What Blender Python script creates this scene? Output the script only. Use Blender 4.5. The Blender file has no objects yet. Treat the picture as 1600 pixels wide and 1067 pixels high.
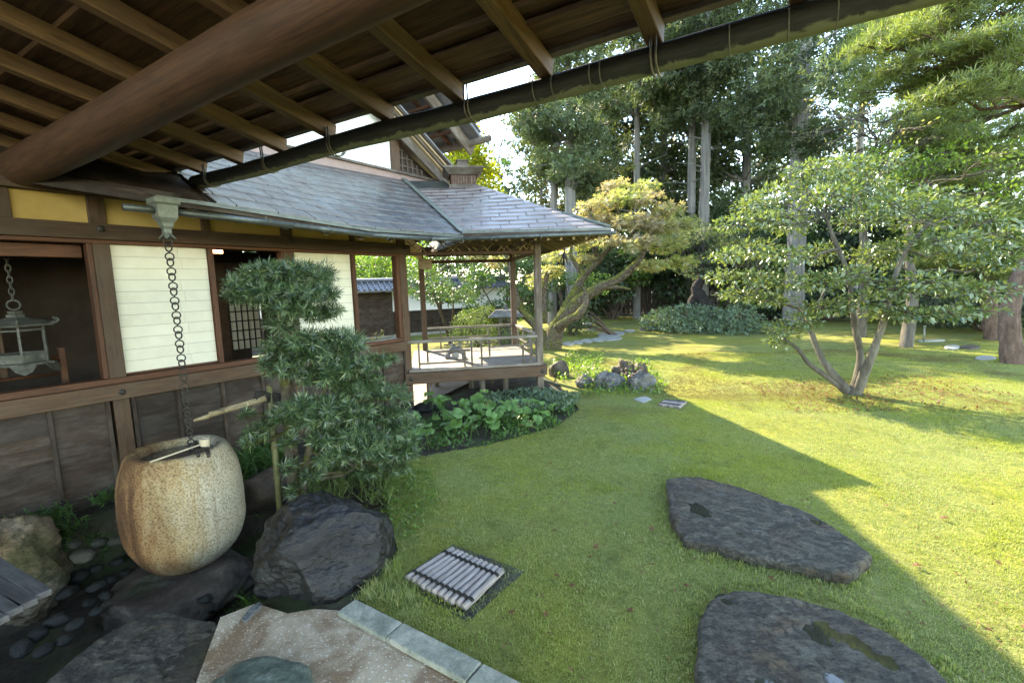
import bpy, math, random
import numpy as np
from mathutils import Vector, Matrix, noise
R = math.radians
rng = np.random.default_rng(7)
random.seed(7)
scene = bpy.context.scene
COL = scene.collection

# ------------------------------------------------------------------ camera
EYE = 1.8
FPX, PITCH, ROLL = 734.3, .1178, .0306          # focal length in px of a 1600 wide frame
Fv = Vector((0, math.cos(PITCH), -math.sin(PITCH)))
Uv = Vector((0, math.sin(PITCH), math.cos(PITCH)))
Rv = Vector((1, 0, 0))
cam_d = bpy.data.cameras.new('camera')
cam_d.sensor_width = 36
cam_d.lens = 36 * FPX / 1600
cam_d.clip_start = .05
cam_d.clip_end = 3000
cam = bpy.data.objects.new('camera', cam_d)
cx_ = math.cos(ROLL) * Rv - math.sin(ROLL) * Uv
cu_ = math.sin(ROLL) * Rv + math.cos(ROLL) * Uv
M3 = Matrix((cx_, cu_, -Fv)).transposed()
cam.matrix_world = Matrix.Translation((0, 0, EYE)) @ M3.to_4x4()
COL.objects.link(cam)
scene.camera = cam

# ------------------------------------------------------------------ sky and sun
SUN_EL, SUN_AZ = R(38), R(-30)                   # the sun stands ahead and to the left
world = bpy.data.worlds.new('World')
scene.world = world
world.use_nodes = True
wn = world.node_tree
wn.nodes.clear()
wo = wn.nodes.new('ShaderNodeOutputWorld')
wb = wn.nodes.new('ShaderNodeBackground')
ws = wn.nodes.new('ShaderNodeTexSky')
ws.sky_type = 'NISHITA'
ws.sun_disc = False
ws.sun_elevation = SUN_EL
ws.sun_rotation = SUN_AZ
ws.air_density = 1.0
ws.dust_density = .1
ws.altitude = 600
ws.ozone_density = 1.0
wb.inputs['Strength'].default_value = .15
wn.links.new(ws.outputs[0], wb.inputs[0])
wn.links.new(wb.outputs[0], wo.inputs[0])
sd = bpy.data.lights.new('sun', 'SUN')
sd.energy = 2.2
sd.angle = R(.53)
sd.color = (1, .93, .80)
sun = bpy.data.objects.new('sun', sd)
sun_dir = Vector((math.sin(SUN_AZ) * math.cos(SUN_EL), math.cos(SUN_AZ) * math.cos(SUN_EL), math.sin(SUN_EL)))
sun.rotation_euler = sun_dir.to_track_quat('Z', 'Y').to_euler()
COL.objects.link(sun)
scene.view_settings.view_transform = 'Standard'
scene.view_settings.look = 'None'
scene.view_settings.exposure = 3.4
scene.view_settings.gamma = 1
scene.view_settings.use_white_balance = True
scene.view_settings.white_balance_temperature = 8000
scene.view_settings.white_balance_tint = 8
scene.view_settings.use_curve_mapping = False
try:
    scene.cycles.max_bounces = 8
    scene.cycles.diffuse_bounces = 5
    scene.cycles.transparent_max_bounces = 8
except Exception:
    pass

# ------------------------------------------------------------------ pixel -> place helpers
def ray(u, v):
    du, dv = u - 800, v - 533.5
    s, c = math.sin(ROLL), math.cos(ROLL)
    u0 = du * c - dv * s
    v0 = du * s + dv * c
    return Rv * (u0 / FPX) - Uv * (v0 / FPX) + Fv
def gnd(u, v, z=0.0):
    r = ray(u, v); t = (z - EYE) / r.z
    return Vector((r.x * t, r.y * t, z))
def atY(u, v, Y):
    r = ray(u, v); t = Y / r.y
    return Vector((r.x * t, Y, EYE + r.z * t))

# ------------------------------------------------------------------ object helpers
WM = {}
def link(name, data, M=None, parent=None):
    o = bpy.data.objects.new(name, data)
    COL.objects.link(o)
    M = M if M is not None else Matrix.Identity(4)
    WM[o.name] = M
    if parent is not None:
        o.parent = parent
        o.matrix_basis = WM[parent.name].inverted() @ M
    else:
        o.matrix_basis = M
    return o
def tag(o, label=None, cat=None, group=None, kind=None):
    if label: o['label'] = label
    if cat: o['category'] = cat
    if group: o['group'] = group
    if kind: o['kind'] = kind
    return o
def thing(name, label, cat, loc=(0, 0, 0), rz=0, group=None):
    M = Matrix.Translation(Vector(loc)) @ Matrix.Rotation(rz, 4, 'Z')
    o = link(name, None, M)
    o.empty_display_size = .2
    return tag(o, label, cat, group)
def copy_tree(o, M, label=None):
    """a copy of a thing with its parts and sub-parts"""
    def rec(src, par):
        c = src.copy(); COL.objects.link(c)
        if par is not None: c.parent = par
        WM[c.name] = WM[src.name]
        for ch in [x for x in bpy.data.objects if x.parent == src]:
            rec(ch, c)
        return c
    c = rec(o, None)
    c.matrix_basis = M
    if label: c['label'] = label
    return c

class MB:
    def __init__(s): s.v = []; s.f = []; s.smooth = False
    def add(s, vs, fs):
        n = len(s.v); s.v += [tuple(v) for v in vs]; s.f += [tuple(i + n for i in f) for f in fs]
        return s
    def hexa(s, p):      # 8 corner points: bottom 4 ccw, top 4 ccw
        return s.add(p, [(3, 2, 1, 0), (4, 5, 6, 7), (0, 1, 5, 4), (1, 2, 6, 5), (2, 3, 7, 6), (3, 0, 4, 7)])
    def box(s, c, d, ax=None):
        c = Vector(c); X, Y, Z = ax if ax else (Vector((1, 0, 0)), Vector((0, 1, 0)), Vector((0, 0, 1)))
        a, b, h = d[0] / 2, d[1] / 2, d[2] / 2
        P = [c + X * i * a + Y * j * b + Z * k * h for k in (-1, 1) for i, j in ((-1, -1), (1, -1), (1, 1), (-1, 1))]
        return s.hexa(P)
    def prism(s, poly, z0, z1):
        n = len(poly)
        vs = [(p[0], p[1], z0) for p in poly] + [(p[0], p[1], z1) for p in poly]
        fs = [tuple(range(n - 1, -1, -1)), tuple(range(n, 2 * n))] + [(i, (i + 1) % n, n + (i + 1) % n, n + i) for i in range(n)]
        return s.add(vs, fs)
    def tube(s, pts, rad, n=8, cap=True):
        pts = [Vector(p) for p in pts]
        if not hasattr(rad, '__len__'): rad = [rad] * len(pts)
        vs = []; up = Vector((0, 0, 1))
        t0 = (pts[1] - pts[0]).normalized()
        a = t0.cross(up)
        if a.length < .05: a = t0.cross(Vector((1, 0, 0)))
        a.normalize()
        for i, p in enumerate(pts):
            t = (pts[min(i + 1, len(pts) - 1)] - pts[max(i - 1, 0)]).normalized()
            a = (a - t * a.dot(t)).normalized(); b = t.cross(a)
            for k in range(n):
                w = 2 * math.pi * k / n
                vs.append(p + (a * math.cos(w) + b * math.sin(w)) * rad[i])
        fs = []
        for i in range(len(pts) - 1):
            for k in range(n):
                fs.append((i * n + k, i * n + (k + 1) % n, (i + 1) * n + (k + 1) % n, (i + 1) * n + k))
        if cap:
            fs.append(tuple(range(n - 1, -1, -1))); fs.append(tuple((len(pts) - 1) * n + k for k in range(n)))
        return s.add(vs, fs)
    def lathe(s, prof, n=32, c=(0, 0, 0), warp=None):
        vs = []
        for r, z in prof:
            for k in range(n):
                w = 2 * math.pi * k / n
                x, y = r * math.cos(w), r * math.sin(w)
                if warp: x, y, zz = warp(x, y, z)
                else: zz = z
                vs.append((c[0] + x, c[1] + y, c[2] + zz))
        fs = []
        for i in range(len(prof) - 1):
            for k in range(n):
                fs.append((i * n + k, i * n + (k + 1) % n, (i + 1) * n + (k + 1) % n, (i + 1) * n + k))
        return s.add(vs, fs)
    def build(s, name, mat, parent=None, M=None, smooth=False, bevel=0, seg=1, loc=None):
        """verts are given in world space unless M is given (then in that frame)"""
        if M is None:
            if loc is not None: M = Matrix.Translation(Vector(loc))
            elif parent is not None: M = WM[parent.name]
            else: M = Matrix.Identity(4)
            Mi = M.inverted()
            vs = [Mi @ Vector(v) for v in s.v]
        else:
            vs = s.v
        me = bpy.data.meshes.new(name)
        me.from_pydata([tuple(v) for v in vs], [], s.f)
        me.materials.append(mat)
        if smooth: me.polygons.foreach_set('use_smooth', [True] * len(me.polygons))
        me.update()
        o = link(name, me, M, parent)
        if bevel:
            b = o.modifiers.new('bevel', 'BEVEL'); b.width = bevel; b.segments = seg; b.limit_method = 'ANGLE'; b.angle_limit = R(40)
        return o

def beam(name, p, q, w, h, mat, parent=None, up=(0, 0, 1), bevel=.004, roll=0):
    """a squared timber from p to q, w across, h along up; local X runs with the grain"""
    p, q = Vector(p), Vector(q); X = (q - p).normalized(); U = Vector(up)
    Y = U.cross(X)
    if Y.length < 1e-4: Y = Vector((1, 0, 0)).cross(X)
    Y.normalize(); Z = X.cross(Y)
    M = Matrix((X, Y, Z)).transposed().to_4x4(); M.translation = (p + q) / 2
    m = MB().box((0, 0, 0), ((q - p).length, w, h))
    return m.build(name, mat, parent, M=M, bevel=bevel)

def pole(name, pts, rad, mat, parent=None, n=10):
    p, q = Vector(pts[0]), Vector(pts[-1]); X = (q - p).normalized()
    U = Vector((0, 0, 1)) if abs(X.z) < .9 else Vector((0, 1, 0))
    Y = U.cross(X).normalized(); Z = X.cross(Y)
    M = Matrix((X, Y, Z)).transposed().to_4x4(); M.translation = p
    Mi = M.inverted()
    m = MB(); m.tube([Mi @ Vector(a) for a in pts], rad, n)
    return m.build(name, mat, parent, M=M, smooth=True)

# ------------------------------------------------------------------ materials
class NT:
    def __init__(s, name):
        s.m = bpy.data.materials.new(name); s.m.use_nodes = True
        s.t = s.m.node_tree; s.t.nodes.clear()
        s.out = s.n('ShaderNodeOutputMaterial')
    def n(s, typ, **kw):
        nd = s.t.nodes.new(typ)
        for k, v in kw.items():
            if k.startswith('i_'): nd.inputs[k[2:].replace('_', ' ')].default_value = v
            else: setattr(nd, k, v)
        return nd
    def l(s, a, b): s.t.links.new(a, b)
    def coord(s, scale=(1, 1, 1), space='Object', shift=True):
        tc = s.n('ShaderNodeTexCoord'); mp = s.n('ShaderNodeMapping')
        mp.inputs['Scale'].default_value = scale
        s.l(tc.outputs[space], mp.inputs['Vector'])
        if shift:
            oi = s.n('ShaderNodeObjectInfo'); ml = s.n('ShaderNodeMath', operation='MULTIPLY'); ml.inputs[1].default_value = 37
            s.l(oi.outputs['Random'], ml.inputs[0]); s.l(ml.outputs[0], mp.inputs['Location'])
        return mp.outputs[0]
    def noise(s, vec, scale, detail=4, rough=.6, dist=0):
        nd = s.n('ShaderNodeTexNoise'); nd.inputs['Scale'].default_value = scale; nd.inputs['Detail'].default_value = detail
        nd.inputs['Roughness'].default_value = rough; nd.inputs['Distortion'].default_value = dist
        s.l(vec, nd.inputs['Vector']); return nd.outputs['Fac']
    def ramp(s, fac, stops, interp='LINEAR'):
        nd = s.n('ShaderNodeValToRGB'); cr = nd.color_ramp; cr.interpolation = interp
        while len(cr.elements) < len(stops): cr.elements.new(.5)
        for e, (p, c) in zip(cr.elements, stops):
            e.position = p; e.color = (*c, 1) if len(c) == 3 else c
        s.l(fac, nd.inputs[0]); return nd.outputs[0]
    def mix(s, fac, a, b, mode='MIX'):
        nd = s.n('ShaderNodeMix', data_type='RGBA', blend_type=mode)
        for v, i in ((fac, 0), (a, 6), (b, 7)):
            if hasattr(v, 'links') or hasattr(v, 'is_linked'): s.l(v, nd.inputs[i])
            else: nd.inputs[i].default_value = v if i == 0 else ((*v, 1) if len(v) == 3 else v)
        return nd.outputs[2]
    def bump(s, h, strength, dist=.01, norm=None):
        nd = s.n('ShaderNodeBump'); nd.inputs['Strength'].default_value = strength; nd.inputs['Distance'].default_value = dist
        s.l(h, nd.inputs['Height'])
        if norm: s.l(norm, nd.inputs['Normal'])
        return nd.outputs[0]
    def math(s, op, a, b=None, clamp=False):
        nd = s.n('ShaderNodeMath', operation=op); nd.use_clamp = clamp
        for v, i in ((a, 0), (b, 1)):
            if v is None: continue
            if hasattr(v, 'is_linked'): s.l(v, nd.inputs[i])
            else: nd.inputs[i].default_value = v
        return nd.outputs[0]
    def bsdf(s, col, rough=.7, norm=None, spec=.5, metal=0, emis=None, es=0, trans=None):
        b = s.n('ShaderNodeBsdfPrincipled')
        for v, k in ((col, 'Base Color'), (rough, 'Roughness'), (metal, 'Metallic')):
            if hasattr(v, 'is_linked'): s.l(v, b.inputs[k])
            else: b.inputs[k].default_value = (*v, 1) if k == 'Base Color' else v
        b.inputs['Specular IOR Level'].default_value = spec
        if norm: s.l(norm, b.inputs['Normal'])
        if emis: b.inputs['Emission Color'].default_value = (*emis, 1); b.inputs['Emission Strength'].default_value = es
        s.l(b.outputs[0], s.out.inputs['Surface'])
        return b

def wood(name, dark, light, grain=1.0, rough=.65, gap=.25, bump=.35, weather=None, vary=.35):
    """grain runs along local X"""
    t = NT(name)
    c = t.coord((1.2 * grain, 14 * grain, 14 * grain))
    n1 = t.noise(c, 3.0, 6, .65, .8)
    c2 = t.coord((.6, 60, 60)); n2 = t.noise(c2, 1.6, 3, .6)
    col = t.ramp(n1, [(.3, dark), (.68, light)])
    fine = t.ramp(n2, [(.3, (.55, .55, .55)), (.6, (1, 1, 1))])
    col = t.mix(.7, col, fine, 'MULTIPLY')
    kn = t.n('ShaderNodeTexVoronoi'); kn.inputs['Scale'].default_value = 1.6
    ck = t.coord((1.0, 5, 5)); t.l(ck, kn.inputs['Vector'])
    k = t.ramp(kn.outputs['Distance'], [(.035, (.35, .3, .25)), (.09, (1, 1, 1))])
    col = t.mix(.6, col, k, 'MULTIPLY')
    if weather:
        cw = t.coord((2, 5, 5)); w = t.noise(cw, 1.4, 5, .7)
        wf = t.ramp(w, [(.42, (0, 0, 0)), (.7, (1, 1, 1))])
        col = t.mix(wf, col, weather)
    oi = t.n('ShaderNodeObjectInfo')
    v = t.ramp(oi.outputs['Random'], [(0, (1 - vary,) * 3), (1, (1, 1, 1))])
    col = t.mix(1, col, v, 'MULTIPLY')
    h = t.mix(.5, n1, n2)
    t.bsdf(col, rough, t.bump(h, bump, .006), .35)
    return t.m

def stuff_mat(name, stops, scale=4, rough=.85, bump=.4, bdist=.02, detail=7, stretch=(1, 1, 1), spec=.3, second=None, shift=True, metal=0, vary=0, fine=None):
    t = NT(name)
    c = t.coord(stretch, shift=shift)
    n1 = t.noise(c, scale, detail, .65, .3)
    col = t.ramp(n1, stops)
    if second:
        sc, col2, lo, hi = second
        n2 = t.noise(c, sc, 5, .6, .5)
        col = t.mix(t.ramp(n2, [(lo, (0, 0, 0)), (hi, (1, 1, 1))]), col, col2)
    n3 = t.noise(c, scale * 7, 5, .7)
    if fine: col = t.mix(fine, col, t.ramp(n3, [(.3, (.3, .3, .3)), (.65, (1, 1, 1))]), 'MULTIPLY')
    if vary:
        oi = t.n('ShaderNodeObjectInfo')
        col = t.mix(1, col, t.ramp(oi.outputs['Random'], [(0, (1 - vary,) * 3), (1, (1, 1, 1))]), 'MULTIPLY')
    nb = t.bump(n3, bump * .6, bdist * .3, t.bump(n1, bump, bdist))
    t.bsdf(col, rough, nb, spec, metal)
    return t.m

def leaf_mat(name, cols, trans=.35, rough=.45, spec=.5, tint=(.9, 1.0, .3), patch=None, big=1.2):
    """cols: dark to light; every leaf gets its own shade"""
    t = NT(name)
    g = t.n('ShaderNodeNewGeometry')
    n = len(cols)
    col = t.ramp(g.outputs['Random Per Island'], [(i / max(n - 1, 1), c) for i, c in enumerate(cols)])
    if patch:
        pn = t.noise(g.outputs['Position'], big, 3, .6)
        col = t.mix(t.ramp(pn, [(.45, (0, 0, 0)), (.62, (1, 1, 1))]), col, patch)
    b = t.n('ShaderNodeBsdfPrincipled'); t.l(col, b.inputs['Base Color'])
    b.inputs['Roughness'].default_value = rough; b.inputs['Specular IOR Level'].default_value = spec
    tr = t.n('ShaderNodeBsdfTranslucent')
    tc = t.mix(1, col, tint, 'MULTIPLY'); sc = t.mix(1, tc, (2.2, 2.2, 2.2), 'MULTIPLY')
    t.l(sc, tr.inputs['Color'])
    mx = t.n('ShaderNodeMixShader'); mx.inputs[0].default_value = trans
    t.l(b.outputs[0], mx.inputs[1]); t.l(tr.outputs[0], mx.inputs[2]); t.l(mx.outputs[0], t.out.inputs['Surface'])
    return t.m

M_ = {}
M_['rafter'] = wood('rafter_wood', (.085, .042, .017), (.29, .16, .065), weather=(.19, .115, .06), bump=.6)
M_['roofboard'] = wood('roof_board_wood', (.04, .019, .009), (.20, .10, .045), grain=.8, vary=.5, bump=.6)
M_['log'] = wood('log_wood', (.04, .0185, .009), (.10, .044, .02), grain=.8, vary=.1, bump=.5)
M_['post'] = wood('post_wood', (.04, .02, .01), (.12, .062, .03), weather=(.085, .055, .035), bump=.5)
M_['frame'] = wood('frame_wood', (.06, .022, .01), (.14, .053, .022), bump=.5)
M_['plank'] = wood('plank_wood', (.017, .0095, .005), (.06, .034, .019), weather=(.085, .066, .05), vary=.5, rough=.75, bump=.5)
M_['old'] = wood('weathered_wood', (.06, .045, .034), (.15, .115, .085), weather=(.2, .17, .14), vary=.35, rough=.85)
M_['deck'] = wood('deck_wood', (.13, .10, .078), (.26, .21, .165), weather=(.3, .27, .24), vary=.3, rough=.7)
M_['slatwood'] = wood('slat_wood', (.045, .042, .04), (.11, .10, .098), weather=(.13, .125, .12), vary=.3)
M_['lattice'] = wood('lattice_wood', (.22, .15, .08), (.45, .33, .19))
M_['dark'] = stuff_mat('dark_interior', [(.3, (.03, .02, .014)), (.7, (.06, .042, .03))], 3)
M_['plaster'] = stuff_mat('ochre_plaster', [(.3, (.38, .25, .08)), (.7, (.47, .32, .11))], 2.5, .9, .15, .004, second=(1.2, (.34, .22, .06), .45, .7), fine=.15)
M_['white'] = stuff_mat('white_plaster', [(.3, (.68, .68, .66)), (.7, (.78, .78, .77))], 1.5, .9, .1, .003)
M_['tatami'] = stuff_mat('tatami', [(.3, (.16, .12, .05)), (.7, (.23, .18, .08))], 5, .8, .1)
def paper_mat():
    t = NT('shoji_paper'); c = t.coord((1, 1, 1)); n = t.noise(c, 5, 5, .7)
    col = t.ramp(n, [(.3, (.66, .62, .49)), (.7, (.76, .72, .59))])
    b = t.n('ShaderNodeBsdfPrincipled'); t.l(col, b.inputs['Base Color']); b.inputs['Roughness'].default_value = .9
    tr = t.n('ShaderNodeBsdfTranslucent'); t.l(col, tr.inputs['Color'])
    mx = t.n('ShaderNodeMixShader'); mx.inputs[0].default_value = .12
    t.l(b.outputs[0], mx.inputs[1]); t.l(tr.outputs[0], mx.inputs[2]); t.l(mx.outputs[0], t.out.inputs['Surface'])
    return t.m
M_['paper'] = paper_mat()
def slate_mat(name, a, b_, patina):
    t = NT(name); c = t.coord((1, 1, 1), shift=False)
    n1 = t.noise(c, 2.2, 6, .7, 1.2); n2 = t.noise(c, 14, 5, .7)
    oi = t.n('ShaderNodeObjectInfo')
    base = t.ramp(oi.outputs['Random'], [(0, a), (.55, b_), (1, tuple(x * 1.35 for x in a))])
    col = t.mix(t.ramp(n1, [(.46, (0, 0, 0)), (.68, (.9, .9, .9))]), base, patina)
    col = t.mix(.55, col, t.ramp(n2, [(.3, (.45, .45, .45)), (.65, (1, 1, 1))]), 'MULTIPLY')
    t.bsdf(col, t.ramp(n2, [(.3, (.28,) * 3), (.7, (.5,) * 3)]), t.bump(n2, .25, .004), .6, .0)
    return t.m
M_['slate'] = slate_mat('copper_shingle', (.058, .052, .052), (.10, .084, .078), (.16, .185, .185))
M_['slate2'] = slate_mat('copper_shingle_warm', (.12, .09, .08), (.17, .13, .115), (.21, .205, .20))
M_['copper'] = stuff_mat('aged_copper', [(.3, (.045, .05, .045)), (.7, (.11, .125, .11))], 9, .45, .2, .004, spec=.6, metal=.5)
M_['copperg'] = stuff_mat('verdigris_copper', [(.3, (.09, .10, .08)), (.7, (.19, .20, .16))], 14, .6, .2, .003, spec=.5, metal=.3)
M_['iron'] = stuff_mat('dark_iron', [(.3, (.03, .025, .02)), (.7, (.07, .06, .05))], 20, .55, .3, .002, metal=.6)
M_['wire'] = stuff_mat('brass_wire', [(.3, (.12, .11, .08)), (.7, (.24, .22, .17))], 20, .5, .2, .001, metal=.6)
M_['flash'] = stuff_mat('copper_flashing', [(.3, (.20, .125, .10)), (.7, (.30, .20, .165))], 5, .5, .2, .004, spec=.5)
def gutter_mat():
    t = NT('mossy_dark_gutter'); c = t.coord((1, 1, 1)); n = t.noise(c, 7, 6, .7, .6); n2 = t.noise(t.coord((1, 9, 9)), 9, 5, .7)
    g = t.n('ShaderNodeNewGeometry'); sp = t.n('ShaderNodeSeparateXYZ'); t.l(g.outputs['Normal'], sp.inputs[0])
    low = t.math('SUBTRACT', t.math('MULTIPLY', sp.outputs['Z'], -1.0), .86)
    k = t.math('ADD', t.math('MULTIPLY', n, 1.2), low)
    f = t.ramp(k, [(.48, (0, 0, 0)), (.62, (1, 1, 1))])
    base = t.ramp(n2, [(.3, (.013, .014, .012)), (.7, (.04, .042, .034))])
    t.bsdf(t.mix(f, base, (.16, .17, .095)), .7, t.bump(n2, .4, .006), .4)
    return t.m
M_['gutter'] = gutter_mat()
M_['rockdark'] = stuff_mat('dark_wet_rock', [(.28, (.002, .0018, .0015)), (.5, (.009, .008, .007)), (.75, (.035, .031, .027))], 5, .28, 1.0, .05, stretch=(1, 1, 2.2), spec=.5, fine=.6)
M_['rockbrown'] = stuff_mat('brown_rock', [(.3, (.035, .028, .022)), (.55, (.10, .075, .055)), (.75, (.17, .13, .10))], 5, .7, .8, .03, second=(2.2, (.05, .06, .03), .52, .68), fine=.6)
M_['rocktan'] = stuff_mat('tan_rock', [(.3, (.045, .032, .018)), (.5, (.19, .14, .085)), (.75, (.36, .28, .19))], 4, .8, 1.0, .05, second=(2, (.09, .085, .04), .5, .62), fine=.8, stretch=(1, 1, 1.8))
M_['rockgreen'] = stuff_mat('green_grey_stone', [(.3, (.045, .055, .04)), (.55, (.10, .12, .09)), (.75, (.19, .21, .17))], 6, .6, .9, .03, stretch=(1, 1, 2), fine=.6)
M_['rockgrey'] = stuff_mat('grey_rock', [(.3, (.05, .05, .046)), (.55, (.16, .155, .145)), (.75, (.3, .29, .27))], 6, .8, .9, .03, fine=.7)
M_['cobble'] = stuff_mat('cobble_stone', [(.3, (.02, .02, .016)), (.6, (.065, .062, .05)), (.8, (.11, .105, .085))], 7, .6, .8, .015, vary=.6, fine=.5)
M_['kerb'] = stuff_mat('green_tuff_kerb', [(.3, (.15, .155, .12)), (.5, (.26, .265, .205)), (.75, (.38, .37, .29))], 9, .9, .7, .012, second=(5, (.36, .34, .27), .52, .6), fine=.5)
M_['soil'] = stuff_mat('soil', [(.3, (.025, .018, .012)), (.55, (.06, .045, .03)), (.75, (.11, .085, .06))], 5, .95, .9, .03, second=(1.3, (.045, .06, .02), .5, .62), fine=.6, shift=False)
M_['concrete'] = stuff_mat('grey_mortar', [(.3, (.24, .2, .16)), (.7, (.36, .31, .26))], 4, .9, .2, .004)
M_['farpave'] = stuff_mat('path_stone', [(.3, (.2, .2, .18)), (.7, (.36, .36, .33))], 4, .85, .4, .01, vary=.3)
M_['tile'] = stuff_mat('grey_roof_tile', [(.3, (.06, .06, .065)), (.7, (.16, .16, .17))], 6, .4, .2, .005, spec=.6)
M_['bamboo'] = stuff_mat('old_bamboo', [(.3, (.16, .12, .06)), (.6, (.33, .26, .15)), (.8, (.46, .4, .28))], 6, .5, .2, .003, stretch=(1, 5, 5), second=(4, (.08, .07, .045), .55, .65), vary=.25)
M_['bamboogreen'] = stuff_mat('green_bamboo', [(.3, (.07, .075, .028)), (.7, (.16, .15, .07))], 6, .5, .2, .003, stretch=(1, 5, 5))
M_['bamboogrey'] = stuff_mat('grey_bamboo', [(.3, (.15, .12, .10)), (.6, (.33, .28, .25)), (.8, (.44, .39, .35))], 8, .6, .2, .003, stretch=(.6, 6, 6), second=(5, (.22, .18, .15), .6, .7), vary=.25)
M_['rope'] = stuff_mat('black_rope', [(.3, (.012, .011, .01)), (.7, (.03, .027, .022))], 30, .9, .4, .002)
M_['whitewood'] = stuff_mat('pale_wood', [(.3, (.36, .29, .2)), (.7, (.5, .42, .3))], 12, .7, .2, .003, stretch=(1, 6, 6))
M_['bark'] = stuff_mat('grey_bark', [(.3, (.05, .042, .033)), (.55, (.13, .115, .09)), (.75, (.22, .2, .165))], 6, .9, .9, .03, stretch=(1, 1, .25), fine=.6)
M_['barkcyp'] = stuff_mat('cypress_bark', [(.3, (.10, .095, .085)), (.55, (.22, .21, .195)), (.75, (.34, .33, .31))], 5, .9, .8, .04, stretch=(2, 2, .12), fine=.6)
M_['barkpine'] = stuff_mat('pine_bark', [(.3, (.07, .042, .03)), (.55, (.17, .11, .08)), (.75, (.26, .18, .14))], 9, .9, 1, .05, stretch=(1.5, 1.5, .5), fine=.7)
M_['barkmoss0'] = stuff_mat('mossy_bark', [(.3, (.05, .04, .03)), (.55, (.14, .12, .085)), (.75, (.22, .19, .14))], 5, .95, .9, .03, second=(2.4, (.12, .135, .025), .42, .56), fine=.6, shift=False)
def moss_bark():
    t = NT('mossy_maple_bark'); c = t.coord((1, 1, 1), shift=False); n = t.noise(c, 3.2, 7, .75, .5); n2 = t.noise(c, 16, 6, .75)
    g = t.n('ShaderNodeNewGeometry'); sp = t.n('ShaderNodeSeparateXYZ'); t.l(g.outputs['Normal'], sp.inputs[0])
    k = t.math('ADD', t.math('MULTIPLY', sp.outputs['Z'], .22), n)
    bark = t.ramp(n2, [(.3, (.045, .034, .024)), (.5, (.12, .095, .07)), (.72, (.27, .225, .17))])
    moss = t.ramp(n2, [(.3, (.05, .055, .012)), (.7, (.19, .19, .04))])
    t.bsdf(t.mix(t.ramp(k, [(.50, (0, 0, 0)), (.62, (1, 1, 1))]), bark, moss), .95, t.bump(n2, 1, .05, t.bump(n, 1, .12)), .2)
    return t.m
M_['barkmoss'] = moss_bark()
M_['twig'] = stuff_mat('brown_twig', [(.3, (.05, .035, .025)), (.7, (.11, .08, .06))], 9, .9, .4, .01)
M_['barkdark'] = stuff_mat('black_pine_bark', [(.3, (.008, .007, .006)), (.7, (.035, .03, .026))], 6, .9, .9, .03)
# leaves
M_['maki'] = leaf_mat('podocarpus_leaf', [(.008, .02, .007), (.028, .06, .022), (.065, .115, .045), (.16, .22, .09)], .12, .36, .6, tint=(.9, 1, .6))
M_['camellia'] = leaf_mat('camellia_leaf', [(.03, .06, .022), (.065, .105, .038), (.115, .155, .058), (.19, .22, .10)], .28, .26, .9, tint=(1, 1, .45), patch=(.12, .155, .06), big=.9)
M_['cypress'] = leaf_mat('cypress_leaf', [(.018, .032, .014), (.04, .064, .03), (.075, .105, .05), (.10, .105, .05)], .26, .6, .3, tint=(1, 1, .5), patch=(.10, .135, .07), big=.22)
M_['cypressbrown'] = leaf_mat('cypress_leaf_brown', [(.05, .06, .02), (.08, .085, .03), (.11, .105, .045), (.13, .10, .05)], .3, .6, .3)
M_['pine'] = leaf_mat('pine_needle', [(.06, .085, .035), (.105, .135, .055), (.155, .18, .07), (.22, .23, .095)], .38, .5, .4, patch=(.13, .155, .065), big=.5)
M_['maple'] = leaf_mat('maple_leaf', [(.12, .16, .045), (.18, .22, .065), (.25, .27, .09), (.30, .25, .14)], .4, .5, .4, tint=(1, 1, .6), patch=(.23, .185, .12), big=.8)
M_['yellow'] = leaf_mat('yellow_leaf', [(.16, .18, .02), (.24, .23, .025), (.3, .27, .03), (.14, .18, .03)], .5, .5, .3)
M_['midgreen'] = leaf_mat('shrub_leaf', [(.025, .055, .014), (.045, .09, .022), (.07, .12, .03)], .3, .45, .5, patch=(.07, .11, .03), big=.5)
M_['lightgreen'] = leaf_mat('light_shrub_leaf', [(.07, .12, .025), (.10, .16, .035), (.14, .19, .05)], .4, .5, .4)
M_['darkgreen'] = leaf_mat('dark_evergreen_leaf', [(.018, .034, .014), (.035, .06, .024), (.055, .085, .034)], .15, .45, .5)
M_['juniper'] = leaf_mat('juniper_leaf', [(.07, .11, .065), (.11, .16, .10), (.15, .20, .13)], .2, .6, .3)
M_['azalea'] = leaf_mat('azalea_leaf', [(.09, .12, .04), (.14, .17, .06), (.2, .22, .1)], .35, .5, .4)
M_['butterbur'] = leaf_mat('butterbur_leaf', [(.05, .13, .025), (.075, .17, .04), (.11, .2, .05), (.17, .25, .05)], .3, .45, .5)
M_['fern'] = leaf_mat('fern_leaf', [(.035, .085, .02), (.06, .125, .03), (.09, .16, .04)], .35, .5, .4)
M_['bambooleaf'] = leaf_mat('dwarf_bamboo_leaf', [(.06, .10, .025), (.10, .14, .04), (.13, .16, .06)], .35, .5, .4)
M_['grass'] = leaf_mat('grass_blade', [(.10, .135, .035), (.16, .19, .055), (.23, .235, .08), (.34, .29, .15)], .35, .6, .25, tint=(1, 1, .5), patch=(.20, .22, .06), big=.8)
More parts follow.
